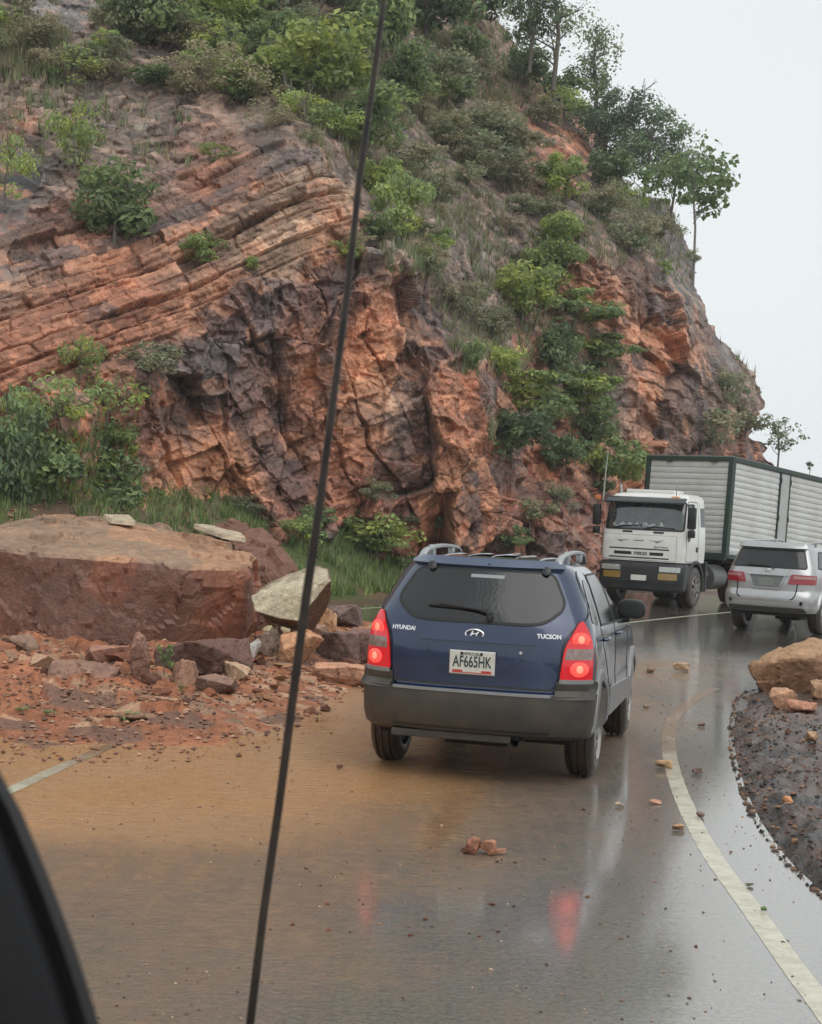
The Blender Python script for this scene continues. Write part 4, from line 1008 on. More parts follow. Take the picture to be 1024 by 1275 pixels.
plq = bmesh.new(); box(plq, (0, 0, 0), (.33, .012, .16), None, .004); o = bmobj('number_plate', plq, mat('dull_plate', (.24, .25, .23), .4, noise=(30, (.14, .15, .14), .8)), sv); o.location = (0, float(BS.rear(0, 1.0)) - .016, .995)
# maker's three-ellipse mark, as a small chrome oval
b = bmesh.new()
for a_r, b_r in ((.055, .035), (.022, .033), (.05, .014)):
    tube(b, [(a_r * math.cos(.3491 * k), 0, b_r * math.sin(.3491 * k) + (.012 if a_r == .05 else 0)) for k in range(19)], .005, 6, False)
o = bmobj('oval_emblem', b, MCHR, sv); o.location = (0, float(BS.rear(0, 1.21)) - .03, 1.215)
MRED2 = mat('dark_red_lens', (.22, .006, .016), .12, 0, .5, emit=(1, .03, .05), estr=.03, coat=.7)
MPNK = mat('pale_lens', (.36, .17, .17), .12, 0, .6, coat=.6)
for s in (-1, 1):
    cf = corner_fn(BS, s)
    sh = rnd_poly([(-.10, 1.16), (.44, 1.15), (.42, .98), (-.16, .97)], .03)
    l_ = patch('tail_light', sh, cf, .004, .014, MRED2, sv, .04)
    patch('clear_band', rnd_poly([(-.05, 1.135), (.38, 1.13), (.39, 1.08), (-.06, 1.08)], .01), cf, .014, .006, MPNK, l_, .04)
    b = bmesh.new(); cyl(b, (0, 0, 0), .045, .02, 'Y', 18); o = bmobj('fog_lamp', b, MBLK, sv); o.location = rf(s * .70, .62)[0] + Vector((0, -.004, 0)); o.rotation_euler = (0, 0, -s * .35)
    fn = sfR if s > 0 else sfL
    for qd in ([(-.38, 1.29), (.22, 1.26), (.22, 1.60), (-.10, 1.60)], [(.30, 1.25), (1.25, 1.22), (1.25, 1.62), (.30, 1.62)], [(1.33, 1.22), (2.35, 1.20), (1.85, 1.60), (1.33, 1.62)]):
        g_ = patch('side_window', rnd_poly(qd, .04), fn, .002, .003, MGL, sv, .06); seam('window_seal', rnd_poly(qd, .04), fn, .025, MRUB, g_, off=.003, h=.003, close=True)
    for yv in (.55, 1.29, 2.42): seam('door_gap', [(yv, .52), (yv, 1.60 if yv < 2 else 1.18)], fn, .010, MBLK, sv)
    patch('side_moulding', rnd_poly([(.55, .72), (2.25, .72), (2.25, .80), (.55, .80)], .02), fn, .003, .02, MSLV, sv, .1)
    for yv in (.70, 1.50):
        b = bmesh.new(); p, n = fn(yv, 1.08); tube(b, [p + Vector((0, -.10, 0)), p + n * .035 + Vector((0, -.07, 0)), p + n * .035 + Vector((0, .07, 0)), p + Vector((0, .10, 0))], .016, 8); bmobj('door_handle', b, MCHR, sv, smooth=True)
    b = bmesh.new(); box(b, (s * 1.0, 2.12, 1.30), (.22, .10, .16), None, .04); box(b, (s * .88, 2.14, 1.24), (.12, .06, .05), None, .01); bmobj('wing_mirror', b, MSLV, sv, smooth=True, angle=60)
    b = bmesh.new(); tube(b, [(s * .60, -.25, 1.70), (s * .60, -.18, 1.765), (s * .61, .1, 1.785), (s * .61, 1.5, 1.80), (s * .60, 1.68, 1.78), (s * .59, 1.75, 1.72)], .022, 8)
    for yv in (.15, .75, 1.3): box(b, (s * .605, yv, 1.755), (.04, .08, .07), None, .01)
    bmobj('roof_rail', b, MSIL, sv, smooth=True)
    for yc in (0, 2.75):
        b = bmesh.new(); rings = []
        for k in range(21):
            a = R(-5 + 190 * k / 20); ring = []
            for rr, dx in ((.43, -.04), (.435, .02), (.50, .03), (.53, -.01)):
                yv, zv = yc + rr * math.cos(a), max(.43, .40 + rr * math.sin(a)); xv = float(BS.side(yv, zv)); ring.append(b.verts.new((s * (max(xv, .80) + dx), yv, zv)))
            rings.append(ring)
        for a1_, a2_ in zip(rings, rings[1:]):
            for k in range(3): b.faces.new([a1_[k], a1_[k + 1], a2_[k + 1], a2_[k]])
        bmesh.ops.recalc_face_normals(b, faces=b.faces); bmobj('wheel_arch', b, MSLV, sv, smooth=True, angle=50)
        make_wheel(sv, s * .78, yc, .38, .26, s, .225, 6)
seam('bumper_crease', [(-.75, .66), (.75, .66)], rf, .03, MSLV, sv, off=.0, h=.02)
patch('bumper_lower', rnd_poly([(-.78, .44), (.78, .44), (.74, .52), (-.74, .52)], .02), rf, .004, .012, MCLAD, sv, .06)
b = bmesh.new(); box(b, (0, 1.2, .42), (1.45, 3.9, .16), None, .03); cyl(b, (0, 0, .38), .07, 1.5, 'X', 12); box(b, (.1, .4, .33), (.5, .6, .2), None, .05); bmobj('underbody', b, MUND, sv)
patch('windscreen', rnd_poly([(-.60, 1.28), (.60, 1.28), (.50, 1.60), (-.50, 1.60)], .05), (lambda x, z: (Vector((x, float(BS.yf(z)) - .03, z)), Vector((0, .8, .6)))), .002, .03, MGL, sv, .1)

# ================================================================ WHITE TRUCK (local -y is its front)
tr = empty('white_box_truck', (6.11, 39.98, 0), -R(28), 'white cab-over lorry with a ribbed grey box body coming round the bend', 'truck')
T2 = [(1.09, 1.06, -1.0, .75), (1.3, 1.075, -1.0, .75), (1.6, 1.075, -.995, .75), (1.83, 1.07, -.97, .75), (2.0, 1.055, -.925, .75), (2.3, 1.03, -.84, .75), (2.58, 1.0, -.755, .74), (2.66, .98, -.70, .73), (2.72, .94, -.60, .70), (2.755, .87, -.48, .62), (2.775, .75, -.30, .5), (2.785, .5, -.1, .3)]
BC = Body(T2, Rr=.22, nr=2.4, Rf=.12, nf=3)
BC.taper = lambda y, z: 1.0
cab = BC.mesh('cab', np.concatenate([np.linspace(1.09, 2.66, 26), [2.69, 2.72, 2.74, 2.755, 2.765, 2.775, 2.785]]), MWHT, tr)
cf_, cs1, cs2 = rear_fn(BC), side_fn(BC, 1), side_fn(BC, -1)
b = bmesh.new(); box(b, (-.05, -.05, 2.80), (1.25, .75, .10), None, .035); bmobj('roof_hatch', b, MWHT, cab, smooth=True)
MWS = mat('windscreen_glass', (.014, .018, .020), .05, 0, .9, coat=.6, noise=(2.2, (.055, .07, .075), .9))
q = rnd_poly([(-.97, 2.55), (.97, 2.55), (1.0, 1.86), (-1.0, 1.86)], .06)
ws = patch('windscreen', q, cf_, .002, .004, MWS, cab, .06); seam('window_seal', q, cf_, .045, MRUB, ws, off=.004, h=.006, close=True)
# pale strip over the lower glass: dash papers and reflection put in as colour
b = bmesh.new(); r_ = random.Random(4); pv = []
N_ = 26
for i in range(N_):
    x = -.80 + 1.35 * i / (N_ - 1); zt = 1.99 + .05 * math.sin(i * 1.7) + r_.uniform(-.02, .03); zb = 1.93 + .02 * math.sin(i * 2.3)
    pv.append((b.verts.new(cf_(x, zb)[0] + Vector((0, -.010, 0))), b.verts.new(cf_(x, zt)[0] + Vector((0, -.012, 0)))))
for a, c_ in zip(pv, pv[1:]): b.faces.new([a[0], c_[0], c_[1], a[1]])
bmobj('dash_reflection', b, mat('pale_reflection', (.42, .46, .46), .7, noise=(14, (.08, .09, .09), 1.0)), cab)
b = bmesh.new(); vs = box(b, (0, -.86, 2.60), (2.02, .28, .05), Matrix.Rotation(R(0), 3, 'X'), .02); bmesh.ops.rotate(b, cent=(0, -.80, 2.62), matrix=Matrix.Rotation(R(28), 3, 'X'), verts=b.verts); bmobj('sun_visor', b, mat('smoked_visor', (.03, .034, .034), .25), cab, smooth=True)
for x0 in (-.62, .18):
    wp = bmesh.new(); o2 = off_fn(cf_, .03); tube(wp, [o2(x0 - .12, 1.87)[0], o2(x0 + .1, 1.93)[0], o2(x0 + .62, 1.90 if x0 > 0 else 1.96)[0]], [.018, .014, .012], 6); bmobj('wiper', wp, MBLK, cab)
MSLOT = mat('grille_slot_black', (.012, .012, .012), .5)
fp = patch('front_panel', rnd_poly([(-1.0, 1.12), (.86, 1.12), (.86, 1.72), (-1.0, 1.72)], .02), cf_, .002, .010, MWHT, cab, .06)
seam('panel_gap', rnd_poly([(-1.0, 1.12), (.86, 1.12), (.86, 1.72), (-1.0, 1.72)], .02), cf_, .014, MSLOT, fp, off=.001, h=.004, close=True)
for z_, x0, x1, h_ in ((1.385, -.84, .70, .030), (1.275, -.70, .56, .075), (1.17, -.84, .70, .030)):
    patch('grille_slot', rnd_poly([(x0, z_ - h_ / 2), (x1, z_ - h_ / 2), (x1, z_ + h_ / 2), (x0, z_ + h_ / 2)], .008), cf_, .013, .004, MSLOT, fp, .1)
for x0 in (-.52, .28): patch('vent_slot', rnd_poly([(x0, 1.775), (x0 + .26, 1.775), (x0 + .26, 1.82), (x0, 1.82)], .01), cf_, .003, .004, MSLOT, cab, .1)
yq = float(BC.rear(0, 1.275)) - .020
patch('badge_bar', rnd_poly([(-.24, 1.24), (.22, 1.24), (.22, 1.31), (-.24, 1.31)], .008), cf_, .017, .003, MWHT, fp, .1)
text('grille_lettering', 'IVECO', .085, (-.01, yq - .004, 1.275), (R(90), 0, 0), MBLK, fp, .002, .003, 1.4)
text('panel_script', 'EuroTrakker', .062, (.50, float(BC.rear(.50, 1.44)) - .014, 1.445), (R(90), 0, R(6)), MBLK, fp, .001, .001, 1.1, shear=.2)
MGREY = mat('grey_decal', (.20, .20, .21), .4)
for s in (-1, 1):     # winged decals
    b = bmesh.new(); c0 = -.07 + s * .42
    for k in range(3):
        pts = [(c0 - s * .16 + s * .10 * k, 1.60 - .010 * k), (c0 + s * .02, 1.575 - .015 * k), (c0 + s * (.22 - .05 * k), 1.625 - .03 * k)]
        rowp = []
        for (u, v), h_ in zip(pts, (.004, .012, .003)): rowp.append((b.verts.new(cf_(u, v - h_)[0] + Vector((0, -.0145, 0))), b.verts.new(cf_(u, v + h_)[0] + Vector((0, -.0145, 0)))))
        for a, c_ in zip(rowp, rowp[1:]): b.faces.new([a[0], c_[0], c_[1], a[1]])
    bmobj('wing_decal', b, MGREY, fp)
patch('panel_badge', rnd_poly([(-.20, 1.575), (.06, 1.575), (.06, 1.60), (-.20, 1.60)], .005), cf_, .013, .002, MGREY, fp, .1)
# side: windows, door lines, handle
for s, fn in ((1, cs1), (-1, cs2)):
    q = rnd_poly([(-.70, 1.62), (-.62, 1.62), (-.18, 1.98), (-.14, 2.50), (-.60, 2.50)], .03)
    g_ = patch('side_window', q, fn, .002, .004, MGL, cab, .08); seam('window_seal', q, fn, .03, MRUB, g_, off=.004, h=.003, close=True)
    patch('rear_side_window', rnd_poly([(.30, 1.98), (.62, 1.98), (.62, 2.45), (.30, 2.45)], .03), fn, .002, .004, MGL, cab, .08)
    seam('door_gap', rnd_poly([(-.80, 1.12), (.12, 1.12), (.12, 2.58), (-.58, 2.58), (-.80, 1.80)], .05), fn, .014, MSLOT, cab, off=.001, h=.002, close=True)
    b = bmesh.new(); p, n = fn(.0, 1.42); box(b, p + n * .012, (.02, .14, .12), None, .01); bmobj('door_handle', b, MBLK, cab)
    # mirror on arms
    b = bmesh.new(); X_ = s * 1.22; box(b, (X_, -.92, 2.18), (.20, .12, .52), None, .035); box(b, (X_, -.92, 1.80), (.18, .10, .18), None, .03)
    tube(b, [(s * 1.0, -.70, 2.50), (X_, -.88, 2.52), (X_, -.90, 1.72), (s * 1.06, -.75, 1.68)], .015, 6); bmobj('wing_mirror', b, MBLK, cab, smooth=True, angle=50)
patch('roof_lamp', [(.6, 2.60), (.8, 2.60), (.8, 2.66), (.6, 2.66)], cf_, .002, .04, mat('amber_lamp', (.5, .18, .03), .3), cab, .1)
b = bmesh.new(); tube(b, [(.70, -.62, 2.66), (.70, -.66, 2.98)], .012, 6); tube(b, [(-.78, -.45, 2.70), (-.82, -.42, 2.95)], .03, 8); bmobj('roof_horn', b, MSIL, cab)
b = bmesh.new(); tube(b, [(-1.12, -.80, 2.55), (-1.10, -.80, 3.15), (-1.06, -.78, 3.75)], [.018, .015, .010], 6); bmobj('whip_aerial', b, mat('pale_aerial', (.38, .42, .36), .5), cab)
b = bmesh.new(); box(b, (-1.22, -.90, 2.60), (.14, .10, .12), None, .03); bmobj('marker_lamp', b, mat('orange_lamp', (.55, .16, .06), .35), cab)
# bumper, lamps
MDK = mat('dark_blue_grey_bumper', (.016, .020, .027), .4, 0, .35, noise=(5, (.045, .040, .034), .7))
T3 = [(.36, .98, -1.0, -.55), (.42, 1.06, -1.06, -.55), (.60, 1.09, -1.08, -.55), (.95, 1.09, -1.05, -.55), (1.06, 1.07, -1.0, -.55)]
B3 = Body(T3, Rr=.20, nr=2.5, Rf=.03, nf=8); B3.taper = lambda y, z: 1.0
bp = B3.mesh('front_bumper', np.array([.36, .39, .42, .5, .6, .8, .95, 1.0, 1.06]), MDK, tr, n=20); bfn = rear_fn(B3)
seam('bumper_lip', [(-.98, .60), (.98, .60)], bfn, .04, MDK, bp, off=0, h=.03)
MYEL = mat('yellow_fog_lamp', (.28, .18, .045), .2, 0, .5, coat=.5, noise=(20, (.20, .12, .03), .8))
MHD = mat('headlamp_glass', (.30, .32, .30), .12, .3, .6, coat=.7, noise=(20, (.5, .5, .46), .8))
for s in (-1, 1):
    patch('headlight', rnd_poly([(s * .50, .85), (s * 1.0, .85), (s * 1.0, .97), (s * .50, .97)], .02), bfn, .002, .02, MHD, bp, .06)
    patch('fog_light', rnd_poly([(s * .48, .66), (s * .94, .66), (s * .94, .82), (s * .48, .82)], .03), bfn, .002, .015, MYEL, bp, .06)
patch('bumper_recess', rnd_poly([(-.42, .66), (.42, .66), (.42, .98), (-.42, .98)], .03), bfn, .001, .004, MSLOT, bp, .1)
patch('number_plate', rnd_poly([(-.19, .62), (.19, .62), (.19, .75), (-.19, .75)], .01), bfn, .01, .035, MPLT, bp, .1)
MRM = mat('worn_truck_rim', (.30, .30, .29), .45, .4, .5, noise=(9, (.12, .08, .06), .8))
for s in (-1, 1):
    for yc in (0.0, 3.6, 4.9):
        make_wheel(tr, s * (.95 if yc == 0 else .92), yc, .50, .28 if yc == 0 else .52, s, .27, 8, MRM, deep=.0 if yc == 0 else .12)
    b = bmesh.new(); rings = []
    for k in range(21):
        a = R(-12 + 204 * k / 20); ring = []
        for rr, xx in ((.56, .78), (.56, 1.09), (.62, 1.10), (.64, 1.04)): ring.append(b.verts.new((s * xx, rr * math.cos(a), .52 + rr * math.sin(a))))
        rings.append(ring)
    for a1_, a2_ in zip(rings, rings[1:]):
        for k in range(3): b.faces.new([a1_[k], a1_[k + 1], a2_[k + 1], a2_[k]])
    bmesh.ops.recalc_face_normals(b, faces=b.faces); bmobj('wheel_arch', b, MDK, tr, smooth=True, angle=40)
    b = bmesh.new(); box(b, (s * .98, .82, .75), (.22, .12, .75), None, .03); bmobj('mud_flap', b, MDK, tr)
b = bmesh.new()
for s in (-1, 1): box(b, (s * .42, 2.4, .85), (.10, 6.4, .24), None, .01)
box(b, (0, 0, .62), (1.7, .14, .16), None, .02); box(b, (0, .1, .95), (1.6, 1.4, .22), None, .05); cyl(b, (0, 3.6, .5), .12, 1.6, 'X', 14); cyl(b, (0, 4.9, .5), .12, 1.6, 'X', 14); box(b, (0, .9, 1.1), (.9, .5, .5), None, .05)
bmobj('chassis', b, MUND, tr)
b = bmesh.new(); cyl(b, (.86, 1.75, .72), .32, 1.1, 'Y', 24); bmobj('fuel_tank', b, mat('dull_tank', (.12, .12, .12), .35, .5), tr, smooth=True)
b = bmesh.new(); cyl(b, (.92, 1.03, .80), .10, .45, 'Y', 14); cyl(b, (.80, 1.0, 1.05), .07, .4, 'X', 12); bmobj('air_tank', b, MRM, tr, smooth=True)
# box body on its own frame, a little down at the back where the road drops
bpy.context.view_layer.update()
TM = Matrix.Translation((8.07, 41.2, 0)) @ Matrix.Rotation(-R(41.7), 4, 'Z') @ Matrix.Rotation(-R(3.7), 4, 'X')
MGRN = mat('dark_green_frame', (.022, .050, .042), .4, .1, .4, noise=(5, (.05, .06, .05), .6))
MRIB = mat('ribbed_grey_sheet', (.60, .61, .60), .42, .1, .4, noise=(1.4, (.50, .49, .45), .9), bump=(5, .35, .02))
zb_, zt_, LB, WB = 1.25, 3.83, 12.4, 2.6
def ribsheet(p0, ux, L_, out, name, parent):
    """corrugated sheet standing on its lower edge; ux along, out outward"""
    ux, out = Vector(ux), Vector(out); nrib = 15; prof = []
    for k in range(nrib):
        z0 = zb_ + .10 + (zt_ - zb_ - .24) * k / nrib; hh_ = (zt_ - zb_ - .24) / nrib
        prof += [(z0, .0), (z0 + hh_ * .10, -.016), (z0 + hh_ * .16, -.016), (z0 + hh_ * .24, .002), (z0 + hh_ * .6, .008)]
    prof.append((zt_ - .14, 0)); b = bmesh.new(); nx = max(2, int(L_ / .4)); rr = random.Random(len(name) + int(L_ * 10)); rowsv = []
    for z_, d_ in prof:
        rowsv.append([b.verts.new(Vector(p0) + ux * (L_ * i / nx) + out * (d_ + rr.uniform(-.003, .003)) + Vector((0, 0, z_))) for i in range(nx + 1)])
    for a, c_ in zip(rowsv, rowsv[1:]):
        for i in range(nx): b.faces.new([a[i], a[i + 1], c_[i + 1], c_[i]])
    o = bmobj(name, b, MRIB, parent); return o
b = bmesh.new(); box(b, (-WB / 2, LB / 2, (zb_ + zt_) / 2), (WB - .06, LB - .06, zt_ - zb_ - .06), None)
tb = bmobj('box_body', b, MRIB, tr); tb.matrix_parent_inverse = Matrix.Identity(4); tb.matrix_local = tr.matrix_world.inverted() @ TM
ribsheet((-WB + .12, 0, 0), (1, 0, 0), WB - .24, (0, -1, 0), 'front_sheet', tb)
for y0, y1 in ((.10, 2.46), (3.08, 6.4), (6.5, 9.4), (9.5, 12.3)): ribsheet((0, y0, 0), (0, 1, 0), y1 - y0, (1, 0, 0), 'side_sheet', tb)
for y0, y1 in ((.10, 6.1), (6.2, 12.3)): ribsheet((-WB, y0, 0), (0, 1, 0), y1 - y0, (-1, 0, 0), 'side_sheet', tb)
b = bmesh.new(); box(b, (.004, 2.77, (zb_ + zt_) / 2), (.03, .50, zt_ - zb_ - .26), None, .008); sd = bmobj('side_door', b, mat('plain_grey_sheet', (.45, .46, .45), .45, .1, noise=(2, (.36, .36, .33), .8)), tb)
for y0 in (2.51, 3.03):
    b = bmesh.new(); box(b, (.016, y0, (zb_ + zt_) / 2), (.04, .05, zt_ - zb_ - .22), None, .008); cyl(b, (.045, y0, 3.5), .02, .14, 'Z', 8); cyl(b, (.045, y0, 2.5), .02, .14, 'Z', 8); bmobj('door_post', b, MGRN, sd)
for nm, c_, s_ in (('corner_post', (-.03, .02, (zb_ + zt_) / 2), (.14, .16, zt_ - zb_)), ('corner_post', (-WB + .03, .02, (zb_ + zt_) / 2), (.12, .12, zt_ - zb_)),
                   ('top_rail', (-WB / 2, -.002, zt_ - .045), (WB + .06, .10, .11)), ('top_rail', (.0, LB / 2, zt_ - .045), (.09, LB, .12)), ('top_rail', (-WB, LB / 2, zt_ - .045), (.09, LB, .12)),
                   ('bottom_rail', (-WB / 2, -.002, zb_ + .0), (WB + .04, .12, .18)), ('bottom_rail', (.0, LB / 2, zb_ + .02), (.09, LB, .11)), ('bottom_rail', (-WB, LB / 2, zb_ + .02), (.09, LB, .11)), ('body_post', (.01, 6.45, (zb_ + zt_) / 2), (.04, .08, zt_ - zb_ - .2)), ('body_post', (.01, 9.45, (zb_ + zt_) / 2), (.04, .08, zt_ - zb_ - .2))):
    b = bmesh.new(); box(b, c_, s_, None, .012); bmobj(nm, b, MGRN, tb)
b = bmesh.new(); box(b, (-WB / 2, LB / 2, zt_ + .02), (WB - .04, LB - .02, .03), None, .01); bmobj('box_roof', b, mat('dull_roof_sheet', (.22, .23, .22), .4, .3), tb)
b = bmesh.new(); box(b, (-WB / 2, LB / 2 + .3, 1.02), (1.1, LB - 1.2, .28), None, .02); box(b, (-WB / 2, LB / 2, 1.13), (WB - .3, LB - .2, .06)); bmobj('box_underframe', b, MUND, tb)
b = bmesh.new()
for x_ in (-1.9, -.55): box(b, (x_, -.06, zt_ - .12), (.16, .06, .05), None, .01)
bmobj('clamp', b, MGRN, tb)
for y_ in (9.6, 10.9):
    for s in (-1, 1):
        wv = make_wheel(tb, -WB / 2 + s * .98, y_, .50, .5, s, .27, 8, MRM, deep=.1)
        wv.location.z = -.02

# ================================================================ OUR OWN VEHICLE: whip aerial and windscreen pillar
path = [(500, -330), (486, -120), (478, 0), (465, 100), (447, 230), (432, 370), (415, 500), (398, 630), (382, 740), (366, 860), (348, 1000), (328, 1140), (311, 1280), (298, 1400), (284, 1560)]
ap = [W(x, y, 1.02) for x, y in path]
b = bmesh.new(); tube(b, ap, [.0017, .0018, .0019, .0020, .0021, .0022, .0024, .0027, .0030, .0028, .0027, .0027, .0028, .0030, .0032], 10)
an = bmobj('radio_aerial', b, mat('aerial_black', (.018, .014, .012), .40, .1, .3, noise=(30, (.06, .045, .035), .7)), None, smooth=True)
tag(an, 'long thin black whip aerial rising across the whole picture close to the camera', 'aerial')
b = bmesh.new(); pb_ = ap[-1]; lathe(b, [(0, .0), (0, .012), (.02, .011), (.05, .006), (.06, .004)], 'Z', 20, (pb_.x, pb_.y, pb_.z - .055)); bmobj('aerial_base', b, MBLK, an, smooth=True)
edge_ = [(-60, 840), (-20, 915), (2, 965), (28, 1012), (50, 1065), (72, 1120), (94, 1180), (112, 1235), (128, 1290), (150, 1380), (180, 1520)]
b = bmesh.new(); rowsv = []
for x, y in edge_:
    q_ = []
    for off_, d_ in ((0, .50), (-3, .488), (-16, .480), (-34, .481), (-60, .470), (-130, .462), (-420, .46), (-420, .52), (-60, .53), (-6, .512)):
        q_.append(b.verts.new(W(x + off_, y + off_ * .10, d_)))
    rowsv.append(q_)
for a, c_ in zip(rowsv, rowsv[1:]):
    for k in range(10): b.faces.new([a[k], a[(k + 1) % 10], c_[(k + 1) % 10], c_[k]])
b.faces.new(rowsv[0]); b.faces.new(rowsv[-1][::-1]); bmesh.ops.recalc_face_normals(b, faces=b.faces)
pil = bmobj('windscreen_pillar', b, mat('black_trim', (.006, .006, .007), .55, 0, .25, bump=(220, .4, .0006)), None, smooth=True, angle=60)
tag(pil, 'black out of focus windscreen pillar in the bottom left corner', 'windscreen pillar')
# ================================================================ ROCKS
MROCK = rockmat('broken_rock', .58, 4.0, .8, .22)
def hull_rock(pts, cuts, amp, seed, palette, sc=2.5, top=None, rough=.5, faces_col=None):
    """angular rock: convex hull of pts, finely divided and chipped. palette: base colour; top: colour of upward faces"""
    bm = bmesh.new(); vs = [bm.verts.new(p) for p in pts]
    r = bmesh.ops.convex_hull(bm, input=vs); 
    junk = [g for g in r['geom_interior'] if isinstance(g, bmesh.types.BMVert)] + [g for g in r['geom_unused'] if isinstance(g, bmesh.types.BMVert)]
    if junk: bmesh.ops.delete(bm, geom=list(set(junk)), context='VERTS')
    bmesh.ops.recalc_face_normals(bm, faces=bm.faces)
    es = list(bm.edges)
    big = max((Vector(p) - Vector(pts[0])).length for p in pts)
    bmesh.ops.bevel(bm, geom=es, offset=big * .012, segments=1, affect='EDGES', clamp_overlap=True)
    bmesh.ops.triangulate(bm, faces=bm.faces)
    L0 = big / cuts
    for _ in range(6):
        long_ = [e for e in bm.edges if e.calc_length() > L0 * 1.5]
        if not long_: break
        bmesh.ops.subdivide_edges(bm, edges=long_, cuts=1); bmesh.ops.triangulate(bm, faces=bm.faces)
    bm.normal_update(); bm.verts.index_update()
    V = np.array([v.co[:] for v in bm.verts], np.float32); N = np.array([v.normal[:] for v in bm.verts], np.float32)
    Fc = np.array([[v.index for v in f.verts] for f in bm.faces], np.int32); bm.free()
    sd = seed * 13.7
    f_a, e_a, h_a = facet(V * sc / big * 2.0 + sd, seed, 1, 1.0)
    f_b, e_b, h_b = facet(V * sc / big * 6.0 + sd, seed + 1, 1, .9)
    n_ = fbm(V * 9 / big + sd, 4, seed)
    V2 = V + N * (amp * big * (f_a * .9 + f_b * .28 + (n_ - .5) * .4))[:, None]
    base = np.array(palette, np.float32)
    col = base * (.62 + .55 * n_[:, None] + .28 * h01(h_a, 3)[:, None])
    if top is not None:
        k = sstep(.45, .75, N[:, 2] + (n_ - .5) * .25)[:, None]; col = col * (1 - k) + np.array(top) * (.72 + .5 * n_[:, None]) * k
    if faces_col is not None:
        dv, cc_, lo = faces_col; k = sstep(lo, lo + .15, (N * np.array(Vector(dv).normalized())).sum(1) + (n_ - .5) * .12)[:, None]
        col = col * (1 - k) + np.array(cc_) * (.78 + .42 * n_[:, None]) * k
    return V2, Fc, np.clip(col, .015, .7)
def rock_pts(seed, s=(1, 1, 1), n=14, boxy=.6):
    r = np.random.default_rng(seed); p = r.uniform(-1, 1, (n, 3)); nrm = np.linalg.norm(p, axis=1, keepdims=True); mxn = np.abs(p).max(1, keepdims=True)
    q = p / (nrm * (1 - boxy) + mxn * boxy) * r.uniform(.82, 1, (n, 1)); return (q * np.array(s) * .5).tolist()
def place_rock(name, V, Fc, col, loc, label, cat, rz=0, group=None, m=None):
    o = npmesh(name, V, Fc, m or MROCK, col=col); o.location = loc; o.rotation_euler = (0, 0, rz); return tag(o, label, cat, group)
def rel(pts, o): return [tuple(Vector(p) - Vector(o)) for p in pts]
def Wl(lst): return [W(*t_) for t_ in lst]

CBR = (.150, .066, .042); CTOP = (.28, .175, .112); CORG = (.40, .215, .115); CPAL = (.52, .45, .32); CDRK = (.095, .050, .038); CRED = (.25, .115, .07)
# the huge block: pale bedding plane on top, muddy brown front
o0 = G(160, 815)
bigp = Wl([(-60, 676, 20.3), (40, 686, 19.9), (115, 692, 19.8), (225, 704, 19.8), (312, 706, 20.1), (318, 690, 21.2), (262, 664, 22.6), (160, 650, 22.9), (95, 639, 22.9), (40, 660, 22.4), (-70, 668, 22.4)])
bigp += Wl([(-70, 830, 20.1), (60, 815, 19.7), (150, 812, 19.6), (230, 806, 19.8), (300, 800, 20.2), (318, 770, 21.0), (322, 745, 21.6), (300, 830, 22.6), (-60, 830, 22.8)])
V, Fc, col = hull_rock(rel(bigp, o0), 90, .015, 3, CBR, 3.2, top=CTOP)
bv_ = fbm(V * 1.3, 4, 61)[:, None]; col = col * (.55 + .9 * bv_) * np.where(fbm(V * .8 + 9, 3, 62)[:, None] > .55, [[1.35, 1.15, 1.0]], [[1, 1, 1]])
MBIG = rockmat('great_block_rock', .46, 2.4, .7, .45)
place_rock('boulder', V, Fc, col, o0, 'huge flat-topped brown boulder fallen on the far left of the road', 'boulder', m=MBIG)
# loose plates on its top
for i, (lst, lab) in enumerate((([(268, 668, 22.4), (300, 672, 22.3), (306, 678, 21.6), (276, 673, 21.8), (240, 660, 22.5), (262, 662, 22.6)], 'pale thin stone plate on the right end of the huge boulder'), ([(128, 648, 22.6), (160, 649, 22.6), (168, 657, 22.1), (138, 654, 22.1)], 'small pale stone plate on the crest of the huge boulder'))):
    P_ = Wl(lst); P_ += [p + Vector((0, .05, .075)) for p in P_]; P_ = [p + Vector((0, 0, .02)) for p in P_]; V, Fc, col = hull_rock(rel(P_, P_[0]), 14, .012, 70 + i, (.42, .34, .24)); place_rock('stone_plate', V, Fc, col, P_[0], lab, 'rock')
# muddy mass behind its right shoulder
o1 = G(330, 800)
p_ = Wl([(262, 655, 24.0), (300, 650, 24.2), (330, 665, 23.6), (365, 700, 23.0), (378, 740, 22.6), (370, 800, 22.4), (300, 800, 22.2), (262, 800, 23.0), (280, 690, 22.4), (330, 715, 22.1), (300, 660, 25.2), (360, 705, 24.6), (370, 800, 24.6), (270, 800, 25)])
V, Fc, col = hull_rock(rel(p_, o1), 46, .03, 8, (.155, .075, .05), 3.5); place_rock('boulder', V, Fc, col, o1, 'rounded mud-brown boulder behind the right end of the huge one', 'boulder')
